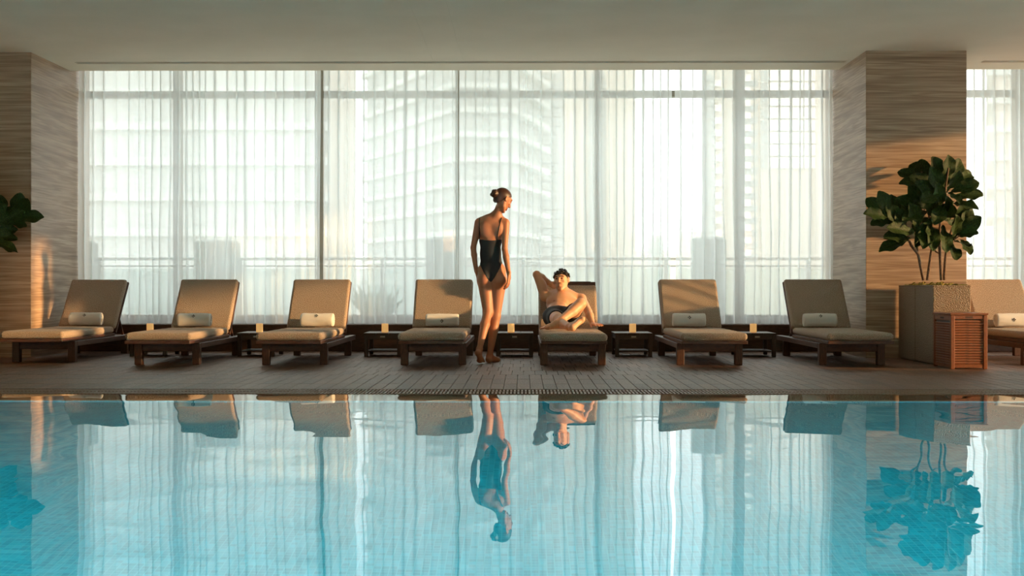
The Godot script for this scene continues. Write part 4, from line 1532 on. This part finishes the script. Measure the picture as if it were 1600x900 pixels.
	keep.mid = w(767, 430, 12.45, o).x
	keep.crotch = w(767, 441, 12.45, o).y
	keep.side = w(767, 409, 12.45, o).y
	keep.half = 19.0 / 156.6
	keep.top = w(767, 376, 12.45, o).y
	# trunk alone, so that the arms stay bare
	var tr := Sdf.new(w(742, 452, 12.75, o), w(792, 366, 12.15, o), 0.0085)
	tr.cone(hipl, hipr, 0.079, 0.079, 0.03)
	tr.cone(w(768, 416, 12.46, o), w(766.5, 398, 12.465, o), 0.098, 0.090, 0.05, Z, 0.84)
	tr.cone(w(766.5, 398, 12.465, o), w(766.5, 372, 12.47, o), 0.089, 0.103, 0.05, Z, 0.80)
	tr.cone(w(766.5, 372, 12.47, o), w(768, 354, 12.465, o), 0.103, 0.106, 0.04, Z, 0.74)
	for q in [757.0, 779.0]:
		tr.ell(w(q, 359, 12.40, o), Vector3(0.045, 0.06, 0.022), 0.04)
		tr.ell(w(q, 366, 12.56, o), Vector3(0.055, 0.05, 0.042), 0.03)
	for q in [756.5, 780.0]:
		tr.ell(w(q, 437, 12.395, o), Vector3(0.071, 0.080, 0.070), 0.03)
	tr.cone(w(757.5, 436, 12.43, o), kl, 0.079, 0.047, 0.025)
	tr.cone(w(779.5, 436, 12.44, o), kr, 0.081, 0.048, 0.025)
	var suit := tr.copy_clipped(keep, 0.005)
	var sm := MB.new()
	suit.into(sm)
	var sn := part("swimsuit", sm, M.black_swim_fabric, t)
	# shoulder straps laid on the skin, over the shoulder and down in front
	for line in [[[749.5, 375], [749.2, 366], [749, 357], [749, 349], [749.5, 342]], [[776.5, 376], [777.5, 366], [779.5, 356], [781.5, 347], [783.5, 341]]]:
		var pts := []
		for q in line:
			var dd := 12.1
			while dd < 12.6 and sd.value(w(q[0], q[1], dd, o)) > 0.003:
				dd += 0.004
			pts.append(w(q[0], q[1], dd, o))
		var last: Vector3 = pts[-1]
		pts.append(last + Vector3(0.004, 0.016, -0.035))
		pts.append(last + Vector3(0.006, 0.0, -0.075))
		pts.append(last + Vector3(0.004, -0.09, -0.11))
		var st := MB.new()
		st.tube(pts, [0.0055], 8)
		part("strap", st, M.black_swim_fabric, sn)

func w(px: float, py: float, d: float, o: Vector3) -> Vector3:
	return at_px(px, py, d) - o

class HalfKeep extends Keep:
	var planes := []     # [point, outward normal]
	func at(p: Vector3) -> float:
		var d := -1.0
		for q in planes:
			d = maxf(d, (p - q[0]).dot(q[1]))
		return d

class BodyPaint extends Paint:
	var marks := []
	func at(p: Vector3) -> Color:
		for q in marks:
			if p.distance_to(q) < 0.015:
				return Color(0.62, 0.42, 0.38)
		return Color.WHITE

func man() -> void:
	var t := thing("person", "man in black swim shorts reclining on a lounger, one arm behind his head, smiling", "person", at_px(880, 448, 13.1) * Vector3(1, 0, 1))
	var o := t.position
	var sd := Sdf.new(w(824, 531, 13.7, o) + Vector3(0, 0, -0.02), w(950, 414, 11.95, o) + Vector3(0.03, 0, 0), 0.0095)
	var nb := Vector3(0, 0.63, 0.78)
	var pel := w(873, 495, 13.02, o)
	var abd := w(874, 485, 13.17, o)
	var che := w(877, 475, 13.30, o)
	var upc := w(880, 467, 13.375, o)
	sd.cone(pel + Vector3(-0.06, 0, 0), pel + Vector3(0.07, 0, 0), 0.098, 0.098, 0.04, nb, 0.9)
	sd.cone(pel, abd, 0.118, 0.106, 0.04, nb, 0.72)
	sd.cone(abd, che, 0.106, 0.148, 0.04, nb, 0.64)
	sd.cone(che, upc, 0.152, 0.135, 0.05, nb, 0.64)
	var shr := w(852, 463, 13.40, o)
	var shl := w(908, 467, 13.38, o)
	sd.cone(shr, shl, 0.052, 0.052, 0.05)
	sd.cone(w(862, 461, 13.41, o), w(878, 455, 13.40, o), 0.035, 0.04, 0.04)
	sd.cone(w(898, 463, 13.40, o), w(883, 456, 13.40, o), 0.035, 0.04, 0.04)
	for q in [[866.0, 470.0], [893.0, 472.0]]:
		sd.ell(w(q[0], q[1], 13.265, o), Vector3(0.085, 0.055, 0.034), 0.03, Basis(Vector3.RIGHT, -0.9))
	for k in 3:
		for q in [-0.034, 0.034]:
			sd.ell(abd.lerp(che, -0.5 + 0.6 * k) + nb * 0.078 + Vector3(q, 0, 0), Vector3(0.03, 0.03, 0.014), 0.02, Basis(Vector3.RIGHT, -0.9))
	sd.cone(w(881, 463, 13.40, o), w(878.5, 447, 13.385, o), 0.054, 0.049, 0.025)
	# raised arm, hand behind the head
	var elr := w(838.5, 429, 13.44, o)
	var wrr := w(861, 444, 13.55, o)
	sd.cone(shr, elr, 0.054, 0.041, 0.025)
	sd.ell(shr.lerp(elr, 0.45) + Vector3(0.012, 0, 0.01), Vector3(0.045, 0.07, 0.045), 0.03)
	sd.cone(elr, elr.lerp(wrr, 0.35), 0.040, 0.041, 0.015)
	sd.cone(elr.lerp(wrr, 0.35), wrr, 0.041, 0.027, 0.02)
	# arm resting on the seat
	var ell_ := w(919.5, 487, 13.14, o)
	var wll := w(926, 506, 12.95, o)
	sd.cone(shl, ell_, 0.052, 0.038, 0.025)
	sd.cone(ell_, ell_.lerp(wll, 0.35), 0.037, 0.039, 0.015)
	sd.cone(ell_.lerp(wll, 0.35), wll, 0.039, 0.026, 0.02)
	# near leg lies flat with the sole towards us
	var hr := w(866, 495.8, 13.0, o)
	var kr := w(872, 499, 12.58, o)
	var ar := w(889, 510.8, 12.22, o)
	sd.cone(hr, kr, 0.088, 0.056, 0.03)
	sd.cone(kr, kr.lerp(ar, 0.35) + Vector3(0, -0.012, 0), 0.055, 0.052, 0.02)
	sd.cone(kr.lerp(ar, 0.35) + Vector3(0, -0.012, 0), ar, 0.052, 0.032, 0.02)
	var heel := w(894.5, 511.8, 12.14, o)
	var fwd := (w(911.5, 497, 12.26, o) - heel).normalized()
	var fs := Vector3(0.78, 0.52, 0.2).cross(fwd).cross(fwd).normalized()
	if fs.x > 0.0:
		fs = -fs
	var ball := heel + fwd * 0.15
	sd.cone(ar, heel, 0.031, 0.031, 0.02)
	sd.cone(heel, ball, 0.031, 0.028, 0.02)
	sd.cone(ar, ball, 0.028, 0.026, 0.03)
	sd.cone(ball - fs * 0.024, ball + fs * 0.024, 0.024, 0.024, 0.015)
	toes(sd, ball + fwd * 0.012, (fwd + Vector3(0, 0.1, -0.25)).normalized(), fs, 1.1)
	# far leg: knee up, shin crossing over
	var hl := w(889, 495.5, 13.0, o)
	var kl := w(907.5, 474.5, 12.63, o)
	var al := w(869.5, 504.8, 12.42, o)
	sd.cone(hl, kl, 0.088, 0.057, 0.03)
	sd.cone(kl, kl.lerp(al, 0.35) + Vector3(0, -0.012, 0), 0.055, 0.052, 0.015)
	sd.cone(kl.lerp(al, 0.35) + Vector3(0, -0.012, 0), al, 0.052, 0.031, 0.012)
	var toe2 := Vector3(-0.80, -0.10, 0.42).normalized()
	var heel2 := al + Vector3(0.018, -0.026, -0.02)
	var ball2 := heel2 + toe2 * 0.125
	sd.cone(al, heel2, 0.030, 0.027, 0.012)
	sd.cone(heel2, ball2, 0.027, 0.024, 0.012)
	sd.cone(al, ball2, 0.028, 0.024, 0.02)
	var ts := toe2.cross(Vector3.UP).normalized()
	sd.cone(ball2 - ts * 0.022, ball2 + ts * 0.022, 0.02, 0.02, 0.012)
	toes(sd, ball2 + toe2 * 0.006 + Vector3(0, -0.004, 0), (toe2 + Vector3(0, -0.05, 0)).normalized(), ts, 1.0)
	var mb := MB.new()
	mb.uses_color = true
	var bp := BodyPaint.new()
	bp.marks = [w(866.3, 470.8, 13.20, o), w(897, 472.5, 13.20, o)]
	sd.into(mb, Transform3D.IDENTITY, bp)
	mb.tint = Color.WHITE
	hand(mb, wrr, w(872, 448, 13.54, o) - wrr, Vector3(0.2, 0.1, 1.0), Vector3(0.2, 1, 0), 0.25, 1.05)
	hand(mb, wll, w(938, 507.5, 12.80, o) - wll, Vector3(0.1, -1.0, -0.3), Vector3(-1, 0, 0.4), 0.10, 1.05, 0.35)
	# head
	var f := Vector3(-0.30, 0.10, 0.95).normalized()
	var up := (Vector3(-0.10, 1.0, 0.0) - f * f.dot(Vector3(-0.10, 1.0, 0.0))).normalized()
	var place := Transform3D(Basis(up.cross(f), up, f) * 0.98, w(877.3, 438.5, 13.36, o))
	var hs := Sdf.new(Vector3(-0.105, -0.125, -0.12), Vector3(0.105, 0.122, 0.128), 0.0029)
	head_shape(hs, false)
	var hp_ := HeadPaint.new()
	hp_.smile = true
	hs.into(mb, place, hp_)
	part("body", mb, M.skin_man, t)
	# short black hair, fuller on top
	var hh := Sdf.new(Vector3(-0.11, -0.13, -0.15), Vector3(0.11, 0.15, 0.13), 0.0042)
	hh.ell(Vector3(0, 0.029, -0.015), Vector3(0.0785, 0.088, 0.0985), 0.01)
	var r := RandomNumberGenerator.new()
	r.seed = 9
	for k in 70:
		var a := r.randf_range(-PI, PI)
		var b := asin(r.randf_range(0.05, 1.0))
		var lift := 0.004 + 0.010 * sin(b)
		hh.ell(Vector3((0.074 + lift) * cos(b) * sin(a), 0.030 + (0.083 + lift) * sin(b), -0.014 + (0.092 + lift) * cos(b) * cos(a)), Vector3(0.016, 0.012, 0.016), 0.006, Basis(Vector3.UP, a) * Basis(Vector3.RIGHT, r.randf_range(-0.5, 0.5)))
	var hk := HairKeep.new()
	hk.ys = [-0.05, -0.02, 0.005, 0.03, 0.052, 0.068, 0.13]
	hk.zs = [-0.04, -0.02, 0.006, 0.024, 0.05, 0.088, 0.075]
	var hm := MB.new()
	var hc := hh.copy_clipped(hk, 0.0)
	hc.into(hm, place)
	part("hair", hm, M.hair_black, t)
	# shorts: hips and upper thighs
	var sh := Sdf.new(w(846, 520, 13.3, o), w(922, 470, 12.6, o), 0.0085)
	sh.cone(pel + Vector3(-0.06, 0, 0), pel + Vector3(0.07, 0, 0), 0.098, 0.098, 0.04, nb, 0.9)
	sh.cone(pel, abd, 0.118, 0.106, 0.04, nb, 0.72)
	sh.cone(hr, kr, 0.088, 0.056, 0.03)
	sh.cone(hl, kl, 0.088, 0.057, 0.03)
	var keep := HalfKeep.new()
	var spine := (abd - pel).normalized()
	keep.planes = [[pel + spine * 0.062, spine], [hr.lerp(kr, 0.52), ((kr - hr).normalized() * 0.75 + (kl - hl).normalized() * 0.5).normalized()]]
	var shm := MB.new()
	sh.copy_clipped(keep, 0.011).into(shm)
	part("swim_shorts", shm, M.black_swim_fabric, t)

func people() -> void:
	woman()
	man()

# ------------------------------------------------------------------ outside
func tower(label: String, plan_px: Array, depths: Array, y0: float, y1: float, m: Material, floors := 0.0, slab_m: Material = null, top := 0.0) -> Node3D:
	var plan := []
	var mid := Vector2.ZERO
	for k in plan_px.size():
		plan.append(Vector2(xp(plan_px[k], depths[k]), -depths[k]))
		mid += plan[k] / plan_px.size()
	var t := thing("exterior_tower", label, "building", Vector3(mid.x, y0, mid.y))
	for k in plan.size():
		plan[k] -= mid
	var b := MB.new()
	b.prism(plan, 0.0, y1 - y0)
	part("body", b, m, t)
	if floors > 0.0:
		var wide := []
		for p in plan:
			wide.append(p + p.normalized() * 1.3)
		var y := 0.0
		var sl := MB.new()
		sl.prism(wide, 0.0, floors * 0.22)
		var sm := sl.mesh()
		while y < top - y0:
			if y > -y0 - 8.0:
				part("balcony_slab", sm, slab_m, t, Vector3(0, y, 0))
			y += floors
	return t

func outside() -> void:
	# terrace beyond the glass
	var ter := part(numbered("terrace"), span_box(Vector3(-30, -0.4, -18.2), Vector3(30, 0.05, -15.21)), M.terrace_slab, self)
	tag(ter, "pale terrace floor outside the windows", "terrace")
	ter.set_meta("kind", "structure")
	var rail := thing("terrace_railing", "grey metal terrace railing with two thin top bars", "railing", Vector3(0, 0.05, -17.6))
	var y_a := hp(404.5, 17.6) - 0.05
	var y_b := hp(415.8, 17.6) - 0.05
	part("top_bar", span_box(Vector3(-14, y_a - 0.02, -0.02), Vector3(14, y_a + 0.02, 0.02), 0.004), M.rail_metal, rail)
	part("lower_bar", span_box(Vector3(-14, y_b - 0.014, -0.014), Vector3(14, y_b + 0.014, 0.014), 0.003), M.rail_metal, rail)
	for k in 15:
		part("post", span_box(Vector3(-14 + 2 * k - 0.02, 0, -0.02), Vector3(-14 + 2 * k + 0.02, y_a - 0.02, 0.02), 0.003), M.rail_metal, rail)
	var gl := mat("rail_glass", Color(0.86, 0.94, 0.93, 0.45), 0.15)
	gl.transparency = BaseMaterial3D.TRANSPARENCY_ALPHA
	for k in 14:
		part("glass_panel", span_box(Vector3(-13.97 + 2 * k, 0.06, -0.008), Vector3(-12.03 + 2 * k, y_b - 0.03, 0.0)), gl, rail)
	# cylindrical pots on the terrace
	var spots := [[340.0, 70.0, 376.0, "round grey terrace drum seen through the curtain, near the second lounger"], [117.0, 70.0, 377.0, "round grey terrace drum half hidden by the pillar with the lounger shadow"], [1107.0, 55.0, 372.0, "round grey terrace drum seen through the curtain, near the towel-topped lounger after the man's"], [694.0, 60.0, 372.0, "round grey terrace drum seen through the curtain behind the woman's lounger"]]
	for q in spots:
		var d := 16.4
		var r: float = q[1] / 2.0 * d / FOC
		var h := hp(q[2], d) - 0.05
		var t := thing("terrace_drum", q[3], "drum", Vector3(xp(q[0], d), 0.05, -d), "round drums on the terrace")
		var m := MB.new()
		m.lathe([Vector2(r * 0.9, 0.0), Vector2(r * 0.97, 0.02), Vector2(r, h * 0.5), Vector2(r, h - 0.05), Vector2(r * 0.97, h - 0.02)], Vector3.ZERO, 28)
		part("body", m, M.terrace_pot, t)
		var c := MB.new()
		c.lathe([Vector2(r * 0.97, h - 0.02), Vector2(r * 0.85, h + 0.003), Vector2(r * 0.5, h + 0.014), Vector2(0.0, h + 0.017)], Vector3.ZERO, 28)
		part("lid", c, M.terrace_pot, t)
	# agave in a low trough
	var d2 := 16.2
	var ag := thing("terrace_agave", "spiky agave in a trough outside the window, behind the third lounger", "plant", Vector3(xp(588, d2), 0.05, -d2))
	part("trough", span_box(Vector3(-0.34, 0, -0.2), Vector3(0.34, 0.3, 0.2), 0.02), M.terrace_pot, ag)
	var rr := RandomNumberGenerator.new()
	rr.seed = 31
	for k in 26:
		var lf := MB.new()
		var a := rr.randf_range(0, TAU)
		var dir := Vector3(cos(a), rr.randf_range(0.5, 2.2), sin(a)).normalized()
		var base := Vector3(rr.randf_range(-0.2, 0.2), 0.29, rr.randf_range(-0.1, 0.1))
		lf.tube([base, base + dir * 0.16, base + dir * 0.33 + Vector3(0, 0.02, 0), base + dir * 0.46 + Vector3(0, 0.03, 0)], [0.03, 0.036, 0.024, 0.002], 6)
		part("blade", lf, M.agave_green, ag)
	# towers of the city
	tower("broad pale tower far beyond the curtain near the lounger-shadow pillar", [100, 500, 500, 100], [120.0, 120.0, 140.0, 140.0], -25.0, 60.0, M.facade_pale, 3.4, M.facade_slab, 44.0)
	tower("slim warm-white tower far beyond the curtain, next to a strip of sky", [507, 556, 556, 507], [200.0, 200.0, 220.0, 220.0], -25.0, 80.0, M.facade_warm)
	tower("tall tower with sloping white balcony bands far behind the woman", [574, 710, 800, 846, 700], [196.0, 165.0, 166.0, 185.0, 215.0], -25.0, 80.0, M.facade_grey, 3.25, M.facade_slab, 52.0)
	var c := tower("plain grey tower far behind the reclining man", [846, 993, 993, 846], [230.0, 230.0, 250.0, 250.0], -25.0, 90.0, M.facade_pale)
	var e := tower("tower with columns of small windows far behind the fig's neighbouring lounger", [1104, 1310, 1310, 1104], [300.0, 300.0, 330.0, 330.0], -25.0, 110.0, M.facade_grey)
	var win := boxed(Vector3(1.7, 1.5, 0.6)).mesh()
	for row in 22:
		var py := 118.0 + row * 14.5
		for col in [855.0, 872.0, 940.0]:
			part("window", boxed(Vector3(1.3, 1.1, 0.5)).mesh() if row == 0 else win, M.facade_window, c, at_px(col, py, 229.9) - c.position)
		if row < 15:
			for col in [1110.0, 1167.0]:
				part("window", win, M.facade_window_bright if col > 1150 else M.facade_window, e, at_px(col, 122.0 + row * 19.5, 299.9) - e.position)
				part("window", win, M.facade_window if col > 1150 else M.facade_window_bright, e, at_px(col + 11.0, 130.0 + row * 19.5, 299.9) - e.position)
	var big := boxed(Vector3(2.6, 2.6, 0.6)).mesh()
	for row in 8:
		for col in 4:
			part("window", big, M.facade_window_bright, e, at_px(1208 + col * 19.0, 118.0 + row * 19.5, 299.9) - e.position)
	tower("low stepped block on the skyline in the strip of open sky", [1012, 1036, 1036, 1012], [400.0, 400.0, 420.0, 420.0], -40.0, hp(368, 400), M.facade_pale)
	tower("low wide block on the skyline beside the small stepped one", [1060, 1104, 1104, 1060], [380.0, 380.0, 400.0, 400.0], -40.0, hp(362, 380), M.facade_pale)
	tower("pale block along the skyline below the open sky", [985, 1120, 1120, 985], [430.0, 430.0, 450.0, 450.0], -40.0, hp(392, 430), M.facade_pale)
	tower("tower far beyond the window past the fig", [1552, 1760, 1760, 1552], [150.0, 150.0, 170.0, 170.0], -25.0, 70.0, M.facade_warm, 3.4, M.facade_slab, 46.0)
	tower("low pale block beyond the window past the fig", [1480, 1700, 1700, 1480], [60.0, 60.0, 70.0, 70.0], -25.0, hp(374, 60), M.facade_pale)
	# unseen slab added to keep the low sun off those towers
	var nb := thing("exterior_tower", "long unseen slab added to shade the towers outside", "building", Vector3(150, -30, -110))
	part("body", boxed(Vector3(24, 150, 150)), M.facade_grey, nb, Vector3(0, 75, 0))
	var gr := part(numbered("ground"), span_box(Vector3(-700, -32, -900), Vector3(700, -30, -19)), M.facade_pale, self)
	tag(gr, "pale city ground far below the terrace, haze put into its colour", "ground")
	gr.set_meta("kind", "structure")
